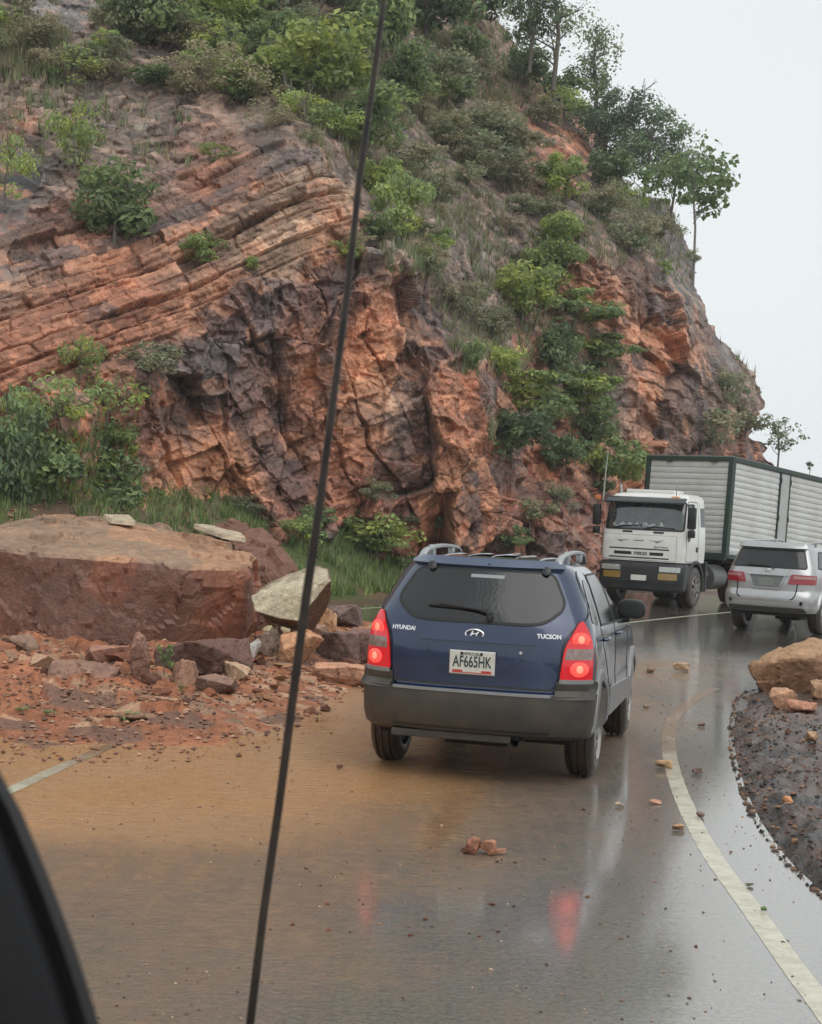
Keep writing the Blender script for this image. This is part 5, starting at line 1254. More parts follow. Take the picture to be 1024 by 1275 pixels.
# pale tilted block with one dark face
o2 = G(370, 800)
p_ = Wl([(312, 742, 19.5), (318, 762, 19.3), (345, 770, 19.15), (372, 774, 19.0), (413, 722, 18.9), (410, 709, 19.4), (398, 704, 19.9), (380, 707, 20.2), (330, 728, 20.2), (388, 790, 19.6), (376, 783, 19.3), (412, 745, 19.2), (405, 760, 20.2), (340, 776, 20.2), (372, 780, 20.3)])
V, Fc, col = hull_rock(rel(p_, o2), 50, .010, 12, (.12, .07, .045), 3.0, faces_col=((-.42, -.65, .55), CPAL, .70)); place_rock('boulder', V, Fc, col, o2, 'pale cream block tilted up with a dark underside, right of the huge boulder', 'boulder')
named = [  # px,py of the base centre, width px, height px, depth m, colour, label, turn
 (250, 838, 132, 44, .9, CDRK, 'dark flat slab lying under the front of the huge boulder', 0.1, .95),
 (172, 846, 52, 60, .6, (.20, .105, .075), 'cone-shaped brown rock standing in front of the huge boulder', .4, .4),
 (100, 850, 100, 24, .5, (.16, .09, .065), 'long low brown slab in the mud below the huge boulder', -.12, .95),
 (232, 856, 40, 36, .4, (.27, .15, .10), 'small upright angular rock below the dark flat slab', .5, .5),
 (268, 862, 58, 24, .4, (.17, .10, .075), 'low brown rock right of the small upright angular one', .1, .7),
 (300, 848, 44, 26, .4, (.30, .20, .13), 'knobbly tan rock at the right end of the dark flat slab', .8, .5),
 (135, 826, 64, 26, .4, (.23, .115, .08), 'reddish rock heaped against the left foot of the huge boulder', .3, .6),
 (20, 812, 60, 26, .5, (.16, .10, .07), 'brown rock at the left edge of the frame under the huge boulder', .3, .6),
 (404, 790, 38, 40, .5, (.42, .24, .13), 'orange pointed rock behind the pale tilted block', .2, .5),
 (430, 782, 50, 34, .5, (.13, .09, .075), 'dark rock on the tarmac edge left of the blue SUV', .1, .8),
 (418, 826, 62, 40, .6, (.125, .075, .06), 'dark jointed block above the red mud beside the blue SUV', .0, .95),
 (452, 826, 48, 46, .6, (.14, .08, .065), 'dark jointed block half hidden behind the blue SUV', -.1, .95),
 (386, 800, 50, 24, .5, (.20, .12, .085), 'flat brown rock under the tip of the pale tilted block', .1, .8),
 (372, 826, 66, 44, .6, (.34, .18, .10), 'orange-brown block behind the aerial under the pale tilted one', .2, .6),
 (430, 852, 90, 26, .5, (.30, .155, .095), 'long orange slab half buried in mud beside the blue SUV', -.08, .9),
 (340, 816, 40, 40, .4, (.22, .16, .12), 'grey-brown rock between the pale tilted block and the dark slab', .4, .5),
 (52, 832, 40, 18, .3, (.30, .19, .12), 'small tan slab by the left foot of the huge boulder', .2, .8),
 (210, 880, 44, 12, .3, (.27, .15, .10), 'thin stone half sunk in mud in front of the cone-shaped rock', .1, .8),
 (152, 898, 66, 12, .3, (.14, .08, .05), 'low dark clod beside the tuft of grass on the mud', .1, .6),
 (318, 820, 18, 30, .15, (.55, .53, .50), 'small whitish patch shaped as a stone below the pale tilted block', .2, .5),  # whitish patch put in as a small upright stone
 (332, 790, 22, 12, .15, (.42, .33, .19), 'pale yellow fragment under the left end of the tilted block', .2, .6),
 (352, 792, 26, 12, .15, (.46, .36, .22), 'pale yellow fragment under the middle of the tilted block', .5, .6),
 (405, 886, 14, 10, .15, (.13, .06, .04), 'small dark red stone alone on the mud left of the blue SUV', .1, .8),
]
for i, (x, y, wpx, hpx, dp, cpl, lab, rz_, bx) in enumerate(named):
    o_ = GH(x, y); sc_ = o_.y / F
    w_, h_ = wpx * sc_, hpx * sc_
    P_ = rock_pts(100 + i, (w_, dp, h_ * 1.25), 16 if bx < .9 else 22, bx)
    if bx == .4: P_ = [(p[0] * (1 - .55 * (p[2] / h_ + .5)), p[1], p[2]) for p in P_] + [(0, 0, h_ * .62)]
    P_ = [(p[0], p[1] + dp * .35, p[2] + h_ * .36) for p in P_]
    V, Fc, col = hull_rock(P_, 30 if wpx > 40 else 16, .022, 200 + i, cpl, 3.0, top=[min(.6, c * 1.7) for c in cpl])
    place_rock('rock', V, Fc, col, o_, lab, 'rock', rz_ * .5)
# the rock on the right verge and its fragments
o3 = G(978, 868)
o3.z = gz(o3.x, o3.y)
sc_ = o3.y / F
p_ = Wl([(932, 828, o3.y + .1), (938, 845, o3.y - .1), (955, 866, o3.y - .15), (1000, 872, o3.y - .2), (1030, 858, o3.y - .2), (1048, 840, o3.y + .1), (1012, 793, o3.y + .4), (985, 800, o3.y + .3), (950, 815, o3.y + .2), (985, 818, o3.y - .25), (965, 824, o3.y - .25), (1010, 820, o3.y - .35), (1040, 800, o3.y + .5), (940, 840, o3.y + .8), (1040, 850, o3.y + .8), (985, 872, o3.y + .7)])
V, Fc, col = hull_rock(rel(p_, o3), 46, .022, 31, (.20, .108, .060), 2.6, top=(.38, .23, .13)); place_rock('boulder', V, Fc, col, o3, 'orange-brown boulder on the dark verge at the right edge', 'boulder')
for i, (x, y, wpx, hpx, dp, cpl, lab, rz_, bx) in enumerate([
 (972, 886, 34, 26, .25, (.36, .20, .12), 'square orange stone at the foot of the right verge boulder', .3, .95),
 (997, 892, 42, 18, .25, (.33, .16, .10), 'flat reddish stone beside the square one on the right verge', -.1, .7),
 (1018, 880, 24, 28, .25, (.30, .18, .11), 'small stone under the right end of the verge boulder', .2, .6),
 (1012, 938, 20, 16, .15, (.40, .25, .15), 'tan stone on the dark verge below the boulder', .2, .6),
 (981, 1008, 14, 10, .1, (.45, .20, .09), 'small bright orange stone on the dark verge', .2, .7)]):
    o_ = G(x, y); o_.z = gz(o_.x, o_.y); sc_ = o_.y / F; w_, h_ = wpx * sc_, hpx * sc_
    P_ = [(p[0], p[1], p[2] + h_ * .42) for p in rock_pts(140 + i, (w_, dp, h_ * 1.1), 16, bx)]
    V, Fc, col = hull_rock(P_, 16, .02, 240 + i, cpl, 3.0, top=[min(.6, c * 1.4) for c in cpl]); place_rock('rock', V, Fc, col, o_, lab, 'rock', rz_)
# stones lying on the tarmac
for i, (x, y, wpx, hpx, dp, cpl, lab, rz_, bx) in enumerate([
 (588, 1063, 22, 22, .09, (.24, .105, .065), 'dark red squared stone in the middle of the lane behind the blue SUV', .3, .95),
 (607, 1064, 22, 19, .10, (.30, .14, .085), 'red-brown brick-like stone beside its twin in the lane', .15, .95),
 (624, 1064, 16, 9, .05, (.32, .17, .11), 'thin leaning splinter at the right of the two red stones', .4, .6),
 (576, 1060, 8, 6, .03, (.16, .08, .05), 'tiny dark chip at the left of the two red stones', .4, .6),
 (827, 957, 26, 13, .10, (.42, .27, .15), 'pale orange stone on the white edge line', .1, .7),
 (869, 964, 16, 9, .06, (.15, .10, .085), 'small dark stone just right of the white edge line', .2, .8),
 (848, 836, 24, 12, .16, (.36, .24, .15), 'tan stone lying on the wet road before the bend', .1, .7),
 (810, 838, 14, 7, .1, (.20, .13, .09), 'small brown stone left of the tan one before the bend', .1, .7),
 (872, 1018, 11, 8, .06, (.15, .10, .08), 'small dark stone on the grey tarmac beside the edge line', .3, .7),
 (845, 1034, 18, 9, .07, (.33, .20, .12), 'brownish flat stone touching the curve of the edge line', .3, .6),
 (818, 1001, 22, 6, .07, (.36, .19, .12), 'thin pinkish stone left of the edge line', .05, .7),
 (771, 1005, 14, 7, .05, (.33, .25, .17), 'small pale chip near the right rear wheel of the blue SUV', .1, .7),
 (423, 958, 10, 7, .05, (.12, .05, .035), 'small dark stone on the tarmac near the left rear wheel', .1, .7),
 (951, 1136, 10, 8, .03, (.10, .16, .05), 'small green fallen leaf on the tarmac near the verge', .1, .4),
 (934, 1104, 16, 5, .03, (.12, .12, .07), 'curled olive leaf on the tarmac near the verge', .3, .4),
 (806, 882, 12, 5, .08, (.20, .14, .10), 'small flat brown stone on the road right of the blue SUV', .3, .5),
 (873, 905, 12, 6, .06, (.16, .11, .09), 'small dark stone between edge line and verge far ahead', .3, .5)]):
    o_ = G(x, y); sc_ = o_.y / F; w_, h_ = wpx * sc_, hpx * sc_
    P_ = [(p[0], p[1], p[2] + h_ * .45) for p in rock_pts(170 + i, (w_, max(dp, w_ * .4), h_), 14, bx)]
    V, Fc, col = hull_rock(P_, 12, .02, 270 + i, cpl, 3.0, top=[min(.6, c * 1.4) for c in cpl])
    leaf = 'leaf' in lab; place_rock('fallen_leaf' if leaf else 'stone', V, Fc, col, o_ + Vector((0, 0, .002)), lab, 'leaf' if leaf else 'stone', rz_)
# many lookalike fragments
protos = []
for k in range(10):
    s_ = random.Random(k); V, Fc, col = hull_rock(rock_pts(300 + k, (1, s_.uniform(.55, .9), s_.uniform(.3, .65)), 13, s_.uniform(.4, .9)), 7, .03, 330 + k, [(.29, .115, .06), (.21, .085, .05), (.36, .18, .095), (.14, .065, .045), (.40, .24, .14)][k % 5], 2.5)
    me_o = npmesh('rubble_rock', V, Fc, MROCK, col=col, link=False); protos.append(me_o)
def frag(x, y, z, size, label, cat, group, name):
    o = protos[random.randrange(10)].copy(); o.name = name; C.objects.link(o); o.location = (x, y, z + size * .12); o.scale = (size, size, size * random.uniform(.7, 1.1))
    o.rotation_euler = (random.uniform(-.3, .3), random.uniform(-.3, .3), random.uniform(0, 6.28)); tag(o, label, cat, group)
n_ = 0
while n_ < 150:
    y = random.uniform(11.6, 24) if random.random() < .45 else random.uniform(14, 19); x = random.uniform(-.32 * y, .4 + .02 * y)
    hz = float(heap(np.array([x]), np.array([y]))[0])
    if hz < .12 or random.random() > .08 + sstep(13.5, 18, y): continue
    sz = .04 + random.random() ** 2.5 * .34 * float(sstep(12, 18, y)) ; frag(x, y, heap_z(x, y), sz, 'small broken red-brown rock among the rubble in the slide mud', 'rock', 'broken rocks strewn over the mud slide', 'rubble_rock'); n_ += 1
n_ = 0
while n_ < 60:
    x_, y_ = random.uniform(330, 900), 660 + random.random() ** 1.3 * 520
    if y_ < 790: continue
    g = G(x_, y_)
    if not (float(left_edge(g.y)) < g.x < float(right_edge(g.y)) - .1) or float(heap(np.array([g.x]), np.array([g.y]))[0]) > .1: continue
    if abs(g.x - .9) < 1.2 and 11.2 < g.y < 16: continue
    frag(g.x, g.y, 0, random.uniform(.012, .036) * (1.5 if random.random() < .12 else 1), 'tiny loose stone chip lying on the wet tarmac', 'stone', 'stone chips on the wet road', 'stone_chip'); n_ += 1
n_ = 0
while n_ < 120:
    y = random.uniform(8.5, 26); x = float(right_edge(y)) + random.uniform(.12, 3.2)
    frag(x, y, gz(x, y), random.uniform(.03, .10), 'small brown stone bedded in the dark wet verge', 'stone', 'stones on the dark right verge', 'verge_stone'); n_ += 1
# ends of the left grit: fine gravel, far too many to count
def gravel(name, n, fpos, smin, smax, label, cols):
    r = np.random.default_rng(n); Vs = []; Fs = []; Cs = []
    base = np.array([(1, 0, 0), (.2, 1, 0), (-1, .1, 0), (-.1, -1, 0), (.25, .1, .62), (-.35, -.1, .55), (0, 0, -.5)]); tri = np.array([(0, 1, 4), (1, 5, 4), (1, 2, 5), (2, 3, 5), (3, 4, 5), (3, 0, 4), (1, 0, 6), (2, 1, 6), (3, 2, 6), (0, 3, 6)])
    k = 0
    while k < n:
        p = fpos(r)
        if p is None: continue
        s = smin + (smax - smin) * r.random() ** 3; a = r.random() * 6.28; c, sn = math.cos(a), math.sin(a)
        b_ = base * (1 + .4 * (r.random((7, 3)) - .5)) * np.array([1, .7, .8]) * s; b_ = np.stack([b_[:, 0] * c - b_[:, 1] * sn, b_[:, 0] * sn + b_[:, 1] * c, b_[:, 2]], 1)
        Vs.append(b_ + p); Fs.append(tri + 7 * k); Cs.append(np.repeat((np.array(cols[r.integers(len(cols))]) * (.6 + .8 * r.random()))[None], 7, 0)); k += 1
    o = npmesh(name, np.concatenate(Vs), np.concatenate(Fs), MROCK, col=np.concatenate(Cs)); return tag(o, label, 'gravel', kind='stuff')
def fp1(r):
    y = 11.0 + r.random() * 13; x = r.uniform(-.33 * y, .5)
    hz = heap(np.array([x]), np.array([y]))[0]
    if hz < .02 or r.random() > .25 + hz: 
        return None
    return np.array([x, y, heap_z(x, y) + .01])
gravel('slide_grit', 8500, fp1, .008, .045, 'fine red grit and mud crumbs covering the slide on the left', [(.28, .14, .085), (.22, .11, .07), (.36, .22, .14), (.17, .09, .065), (.30, .15, .09)])
def fp2(r):
    y = 7.5 + r.random() * 20; x = float(right_edge(y)) + r.random() ** 1.6 * 3.5 + .0
    return np.array([x, y, max(gz(x, y), .0 if x < float(right_edge(y)) + .05 else -1) + .004])
gravel('verge_grit', 9000, fp2, .006, .036, 'dark wet grit and dead leaves covering the right verge', [(.08, .05, .04), (.045, .04, .036), (.16, .09, .06), (.22, .13, .08), (.04, .036, .032)])
def fp4(r):
    y = 26 + r.random() * 14; x = float(left_edge(y)) - 1.0 - r.random() * 7
    if x > -3.2: return None
    return np.array([x, y, gz(x, y)])
gravel('bank_rubble', 2600, fp4, .02, .14, 'brown stones and soil at the foot of the cliff behind the huge boulder', [(.22, .12, .08), (.17, .10, .07), (.30, .18, .12), (.12, .08, .06)])
def fp3(r):
    y = 6 + r.random() ** 1.4 * 20; x = r.uniform(-2.4, 3.3 + .1 * y)
    if x > float(right_edge(y)) - .05 or abs(x - .9) < 1.0 and 11 < y < 16: return None
    if heap(np.array([x]), np.array([y]))[0] > .05: return None
    if r.random() > .25 + .9 * (smoothn(np.array([[x, y]]), .9, 88)[0] > .52): return None
    return np.array([x, y, .002])
gravel('road_grit', 1500, fp3, .005, .016, 'fine grit washed over the wet tarmac', [(.20, .13, .09), (.36, .26, .18), (.12, .08, .06)])
# ================================================================ VEGETATION
def leafmat(name, tr=.42):
    m = bpy.data.materials.new(name); m.use_nodes = True; t = m.node_tree; b = t.nodes['Principled BSDF']
    at = t.nodes.new('ShaderNodeAttribute'); at.attribute_name = 'Col'; oi = t.nodes.new('ShaderNodeObjectInfo')
    hv = t.nodes.new('ShaderNodeHueSaturation'); t.links.new(at.outputs['Color'], hv.inputs['Color'])
    mr = t.nodes.new('ShaderNodeMapRange'); mr.inputs['To Min'].default_value = 1.05; mr.inputs['To Max'].default_value = 1.6; t.links.new(oi.outputs['Random'], mr.inputs['Value']); t.links.new(mr.outputs[0], hv.inputs['Value'])
    t.links.new(hv.outputs[0], b.inputs['Base Color']); b.inputs['Roughness'].default_value = .5; b.inputs['Specular IOR Level'].default_value = .3
    tl = t.nodes.new('ShaderNodeBsdfTranslucent'); t.links.new(hv.outputs[0], tl.inputs['Color']); ms = t.nodes.new('ShaderNodeMixShader'); ms.inputs[0].default_value = tr
    t.links.new(b.outputs[0], ms.inputs[1]); t.links.new(tl.outputs[0], ms.inputs[2]); t.links.new(ms.outputs[0], t.nodes['Material Output'].inputs['Surface'])
    return m
MLEAF = leafmat('leaves'); MBARK = mat('bark', (.10, .085, .07), .7, noise=(12, (.16, .14, .12), .8))
MBARKL = mat('pale_bark', (.24, .22, .20), .7, noise=(8, (.14, .12, .11), .8))
GRN = (.165, .225, .100); LGR = (.250, .310, .120); DGR = (.115, .160, .090); OLV = (.235, .240, .140); YLW = (.31, .34, .085); DRY = (.31, .26, .175); GOL = (.20, .23, .145)
def crown_mesh(seed, n, size, leaf, cols, clumps=14, shell=.55, aspect=.5, flat=1.0, spread=.8):
    """leaves in loose clumps through an ellipsoid of given size, base at z=0"""
    r = np.random.default_rng(seed); sx, sy, sz = size
    cc_ = r.normal(0, 1, (clumps, 3)); cc_ /= np.linalg.norm(cc_, axis=1, keepdims=True); cc_ *= (r.random((clumps, 1)) ** .45) * spread
    cr_ = r.uniform(.20, .42, clumps); k = r.integers(clumps, size=n); 
    d = r.normal(0, 1, (n, 3)); d /= np.linalg.norm(d, axis=1, keepdims=True); rad = (shell + (1 - shell) * r.random((n, 1)))
    P = cc_[k] + d * rad * cr_[k][:, None] * np.array([1, 1, .75 * flat]); 
    P = P * np.array([sx, sy, sz]) * .5; P[:, 2] += sz * .5; P[:, 2] = np.maximum(P[:, 2], .02 * sz)
    nn = d + r.normal(0, .55, (n, 3)) + np.array([0, 0, .5]); nn /= np.linalg.norm(nn, axis=1, keepdims=True)
    u = np.cross(nn, r.normal(0, 1, (n, 3))); u /= np.linalg.norm(u, axis=1, keepdims=True); v = np.cross(nn, u)
    L_ = leaf * r.uniform(.6, 1.35, (n, 1)); Wd = L_ * aspect
    V = np.stack([P - u * L_ * .5, P + v * Wd * .5 + nn * L_ * .08, P + u * L_ * .5, P - v * Wd * .5 + nn * L_ * .08], 1).reshape(-1, 3)
    F4 = np.arange(4 * n).reshape(n, 4)
    cols = np.array(cols); ck = cols[(r.integers(len(cols), size=clumps))][k] * .55 + cols[r.integers(len(cols), size=n)] * .45
    ck = ck * r.uniform(.7, 1.3, (n, 1)); col = np.repeat(ck, 4, 0)
    return V, F4, col
def bm_stem(bm, r, base, top, rad, depth=0, maxd=2):
    base, top = Vector(base), Vector(top); mid = base.lerp(top, .5) + Vector((r.uniform(-1, 1), r.uniform(-1, 1), 0)) * (top - base).length * .08
    tube(bm, [base, mid, top], [rad, rad * .75, rad * .45], 6)
    if depth < maxd:
        for _ in range(3):
            t_ = r.uniform(.45, .95); s = base.lerp(top, t_); L_ = (top - base).length * r.uniform(.4, .65)
            bm_stem(bm, r, s, s + (Vector((r.uniform(-1, 1), r.uniform(-1, 1), r.uniform(.3, 1))).normalized()) * L_, rad * .45, depth + 1, maxd)
kinds = {}
def reg(key, seed, n, size, leaf, cols, **kw):
    V, F4, col = crown_mesh(seed, n, size, leaf, cols, **kw); me = npmesh('foliage', V, F4, MLEAF, col=col, link=False).data
    bm = bmesh.new(); r = random.Random(seed); bm_stem(bm, r, (0, 0, -.15), (r.uniform(-.1, .1), 0, size[2] * .62), .025 * max(size[2], .8), 0, 2)
    sm = bmobj('stem', bm, MBARK, link=False).data; kinds[key] = (me, sm)
# unit shrubs: 1 m tall, 1.2 m wide
for i in range(3):
    reg('green%d' % i, 10 + i, 1900, (1.25, 1.1, 1.0), .085, [GRN, DGR, GRN, LGR], clumps=24)
    reg('lime%d' % i, 20 + i, 1700, (1.25, 1.1, 1.0), .085, [LGR, GRN, YLW, LGR], clumps=22)
    reg('olive%d' % i, 30 + i, 1700, (1.3, 1.1, .9), .070, [OLV, GOL, DGR, DRY], clumps=24)
    reg('dry%d' % i, 80 + i, 1200, (1.3, 1.1, .8), .060, [DRY, OLV, (.24, .21, .13), DRY], clumps=20)
    reg('dark%d' % i, 40 + i, 1900, (1.25, 1.1, 1.0), .080, [DGR, (.05, .075, .04), GRN], clumps=26)
    reg('sprig%d' % i, 50 + i, 800, (1.2, 1.0, 1.1), .085, [YLW, LGR, GRN], clumps=20, spread=.95)
    reg('layer%d' % i, 60 + i, 2300, (1.5, 1.1, .8), .085, [LGR, GRN, YLW, DGR], clumps=20, flat=.8)
vi = [0]
def plant(x, y, wpx, hpx, kind, label, cat='shrub', group=None, name='shrub', d=None, lift=0):
    """x, y: pixel of the middle of the base"""
    h = hit(x, y)[0] if d is None else None
    if h is None: h = W(x, y, d or 40)
    sc = h.y / F; k = vi[0]; vi[0] += 1
    o = empty(name, h + Vector((0, -.05 - lift, -.05)), random.uniform(0, 6.28), label, cat, group)
    me, sm = kinds['%s%d' % (kind, k % 3)]
    a = bpy.data.objects.new('foliage', me); C.objects.link(a); a.parent = o
    b_ = bpy.data.objects.new('stem', sm); C.objects.link(b_); b_.parent = o
    o.scale = (wpx * sc * 1.12, wpx * sc * .95, hpx * sc * 1.25)
    return o
PL = [
 (143, 300, 108, 100, 'green', 'round green bush alone on the bedded rock at upper left'),
 (95, 210, 76, 78, 'sprig', 'thin yellow-green sapling above the round green bush'),
 (250, 332, 60, 40, 'lime', 'low yellow-green bush right of the round green bush'),
 (316, 336, 24, 18, 'lime', 'tiny yellow-green tuft on the tan bedded rock'),
 (270, 200, 44, 22, 'sprig', 'small pale sprig on the dark scree above the bedded rock'),
 (55, 625, 130, 92, 'green', 'dense green bush in the far left corner behind the huge boulder'),
 (128, 642, 110, 84, 'green', 'bright green bush just behind the crest of the huge boulder'),
 (10, 655, 90, 150, 'dark', 'dark green bush cut by the left edge of the frame'),
 (70, 560, 96, 74, 'sprig', 'loose lime-green sapling left under the bedded rock'),
 (130, 540, 80, 72, 'sprig', 'loose lime-green sapling right of the first under the bedded rock'),
 (28, 540, 60, 50, 'sprig', 'leafy sprig at the left edge below the bedded rock'),
 (150, 585, 60, 54, 'lime', 'small lime bush against the foot of the orange face'),
 (100, 470, 60, 50, 'sprig', 'sprig of yellow leaves at the lower edge of the bedded rock'),
 (185, 470, 90, 46, 'olive', 'straggly olive scrub under the lowest rock bed'),
 (238, 648, 46, 36, 'green', 'small round green bush below the orange rock face'),
 (190, 640, 50, 34, 'lime', 'small leafy bush between huge boulder and orange face'),
 (545, 660, 34, 44, 'green', 'small dark leafy bush above the roof of the blue SUV'),
 (640, 680, 46, 26, 'green', 'low green bush behind the roof rail of the blue SUV'),
 (468, 625, 40, 30, 'olive', 'small olive tuft low on the orange rock face'),
 (470, 690, 90, 50, 'lime', 'leafy weed patch on the grass bank left of the blue SUV'),
 (380, 690, 60, 46, 'lime', 'light green weeds on the bank behind the aerial'),
 (415, 720, 70, 40, 'green', 'dark weeds on the bank above the pale tilted block'),
 (750, 616, 92, 84, 'layer', 'spreading green bush beside the roof of the white truck'),
 (735, 560, 70, 60, 'green', 'dark green bush above the spreading one beside the truck'),
 (645, 520, 110, 80, 'layer', 'green tree-like bush at the left of the gully'),
 (620, 470, 60, 44, 'lime', 'light green top of growth at the left of the gully'),
 (640, 580, 90, 70, 'dark', 'dark bush low in the left of the gully'),
 (735, 510, 90, 60, 'layer', 'light green tiered bush in the right of the gully'),
 (730, 460, 90, 56, 'layer', 'middle tiered bush in the right of the gully'),
 (715, 410, 90, 56, 'layer', 'upper tiered bush in the right of the gully'),
 (690, 470, 60, 70, 'dark', 'dark bush between the tiered ones in the gully'),
 (650, 400, 90, 76, 'lime', 'bright bush in the upper gully'),
 (690, 365, 70, 60, 'lime', 'bushy growth right of the upper gully bush'),
 (690, 325, 80, 60, 'lime', 'light green bush left of the orange pillar of rock'),
 (610, 420, 60, 40, 'olive', 'olive scrub at the top edge of the left rock face'),
 (700, 600, 60, 60, 'dark', 'dark foliage at the foot of the gully behind the truck'),
 (690, 640, 50, 40, 'olive', 'olive weeds at the gully foot left of the truck'),
 (680, 540, 60, 60, 'green', 'green bush in the heart of the gully'),
 (500, 300, 70, 76, 'lime', 'light green shrub at the head of the grassy chute'),
 (530, 350, 50, 50, 'olive', 'olive shrub lower down the grassy chute'),
 (475, 245, 60, 50, 'lime', 'yellow-green shrub right of the aerial by the rock crest'),
 (570, 395, 60, 50, 'olive', 'grey-olive shrub above the left rock face'),
 (700, 255, 80, 60, 'lime', 'yellow-green shrub on the right slope below the red scarp'),
 (750, 275, 80, 50, 'olive', 'olive shrub on the right slope'),
 (640, 235, 80, 50, 'olive', 'low olive scrub in the middle of the right slope'),
 (610, 190, 90, 60, 'olive', 'olive scrub above the middle of the right slope'),
 (790, 320, 70, 60, 'olive', 'dry olive scrub right of the orange pillar'),
 (870, 560, 100, 60, 'olive', 'broad olive scrub above the truck box'),
 (905, 510, 60, 50, 'olive', 'scrub on the right shoulder of the cliff'),
 (925, 545, 60, 50, 'olive', 'scrub near the right foot of the skyline'),
 (828, 345, 20, 20, 'lime', 'tiny yellow-green tuft near the skyline tree trunk'),
 (862, 330, 20, 22, 'olive', 'tiny grey tuft on the skyline edge'),
 (400, 130, 130, 110, 'lime', 'large light green bush on the slope left of the aerial'),
 (445, 190, 110, 80, 'green', 'green bush on the slope crossed by the aerial'),
 (350, 90, 100, 76, 'green', 'green bush on the upper slope left of the light green one'),
 (270, 50, 110, 80, 'lime', 'light green bush at the top left of the slope'),
 (200, 60, 110, 90, 'green', 'dark green thicket at the top left of the slope'),
 (150, 50, 80, 70, 'olive', 'olive thicket beside the grey rock at top left'),
 (245, 115, 120, 70, 'dry', 'olive scrub band on the upper left slope'),
 (340, 160, 70, 36, 'dry', 'grass-like scrub above the rock crest'),
 (310, 130, 100, 60, 'dry', 'grey-green scrub in the middle of the upper slope'),
 (50, 70, 100, 70, 'dry', 'dry olive scrub at the upper left corner'),
 (30, 30, 90, 70, 'dry', 'tall dry scrub in the upper left corner'),
 (120, 105, 80, 50, 'dry', 'dry scrub above the sapling at upper left'),
 (470, 70, 110, 100, 'green', 'green bush at the top behind the aerial'),
 (440, 20, 110, 80, 'dark', 'dark thicket at the top edge behind the aerial'),
 (530, 50, 120, 90, 'dark', 'dark thicket at the top right of the aerial'),
 (590, 30, 100, 70, 'dark', 'dark bush at the top of the slope'),
 (500, 130, 90, 70, 'green', 'shaded green bush right of the aerial at the top'),
 (545, 130, 100, 70, 'olive', 'olive bush on the upper right slope'),
 (560, 190, 90, 50, 'olive', 'grey-olive bush beside the dark scree'),
 (350, 20, 120, 80, 'dark', 'dark bush at the top edge of the frame'),
 (545, 260, 60, 50, 'olive', 'olive tuft beside the grassy chute'),
 (820, 300, 60, 36, 'olive', 'grey scrub below the skyline rock ledge'),
 (760, 240, 70, 50, 'dark', 'dark scrub below the skyline trees'),
 (680, 160, 60, 40, 'olive', 'grey scrub above the red scarp'),
 (655, 110, 70, 50, 'dark', 'dark scrub on the skyline above the red scarp'),
 (700, 140, 60, 50, 'dark', 'dark scrub at the foot of the skyline trees'),
]
PL += [
 (360, 745, 44, 26, 'lime', 'low leafy weed at the kerb end of the grass bank'), (500, 715, 60, 30, 'green', 'leafy weed half hidden by the blue SUV roof corner'), (180, 660, 80, 36, 'green', 'ragged weeds right behind the crest of the huge boulder'), (255, 668, 70, 34, 'lime', 'leafy weeds between the huge boulder and the rock face'), (310, 672, 50, 28, 'dry', 'dry brush beside the mud-brown boulder'),
 (440, 665, 56, 30, 'lime', 'weed clump at the top of the grass bank'), (395, 655, 50, 30, 'green', 'dark weed clump at the top of the bank beside the aerial'),
 (500, 660, 44, 24, 'olive', 'dry weeds at the top right of the grass bank'), (425, 690, 50, 30, 'sprig', 'spindly weed in the middle of the grass bank'), (300, 640, 60, 26, 'olive', 'dull weeds behind the mud-brown boulder'),
 (605, 560, 30, 60, 'olive', 'hanging scrub in the cleft right of the left face'), (660, 655, 70, 40, 'olive', 'dull scrub above the roof of the blue SUV'), (590, 460, 34, 40, 'green', 'small green shrub in the cleft beside the left face')]
for p in PL:
    plant(*p[:5], p[5])
# bright leaves hanging in at the left edge
o = plant(8, 245, 66, 70, 'sprig', 'sprig of bright green leaves at the left edge of the frame', d=22)
# lookalike scrub spread over the upper slopes
n_ = 0; rr = random.Random(5)
while n_ < 125:
    x, y = rr.uniform(-30, 860), rr.uniform(-10, 330)
    if x > np.interp(y, sil_y, sil_x) - 12: continue
    if 0 < x < 430 and y > 165 + .05 * x: continue
    if x < 60 and 60 < y: continue
    if x < 330 and y > 85 + .12 * x: continue
    if 45 < x < 135 and y < 60: continue
    if 700 < x < 770 and y > 290: continue
    if 650 < x < 760 and 130 < y < 235 and rr.random() < .8: continue
    top = y < 150 - .12 * x or rr.random() < .35
    s_ = rr.uniform(20, 60) * (1.0 if y < 200 else .7)
    k = rr.choice(['olive', 'olive', 'sprig', 'green', 'olive', 'dry', 'dry', 'lime', 'dry'])
    if rr.random() < .5 and not top: continue
    plant(x, y + s_ * .3, s_ * 1.3, s_ * .75, k, 'low tangled scrub shrub on the upper slopes of the cliff', 'shrub', 'scrub shrubs over the upper slopes', 'scrub_shrub'); n_ += 1

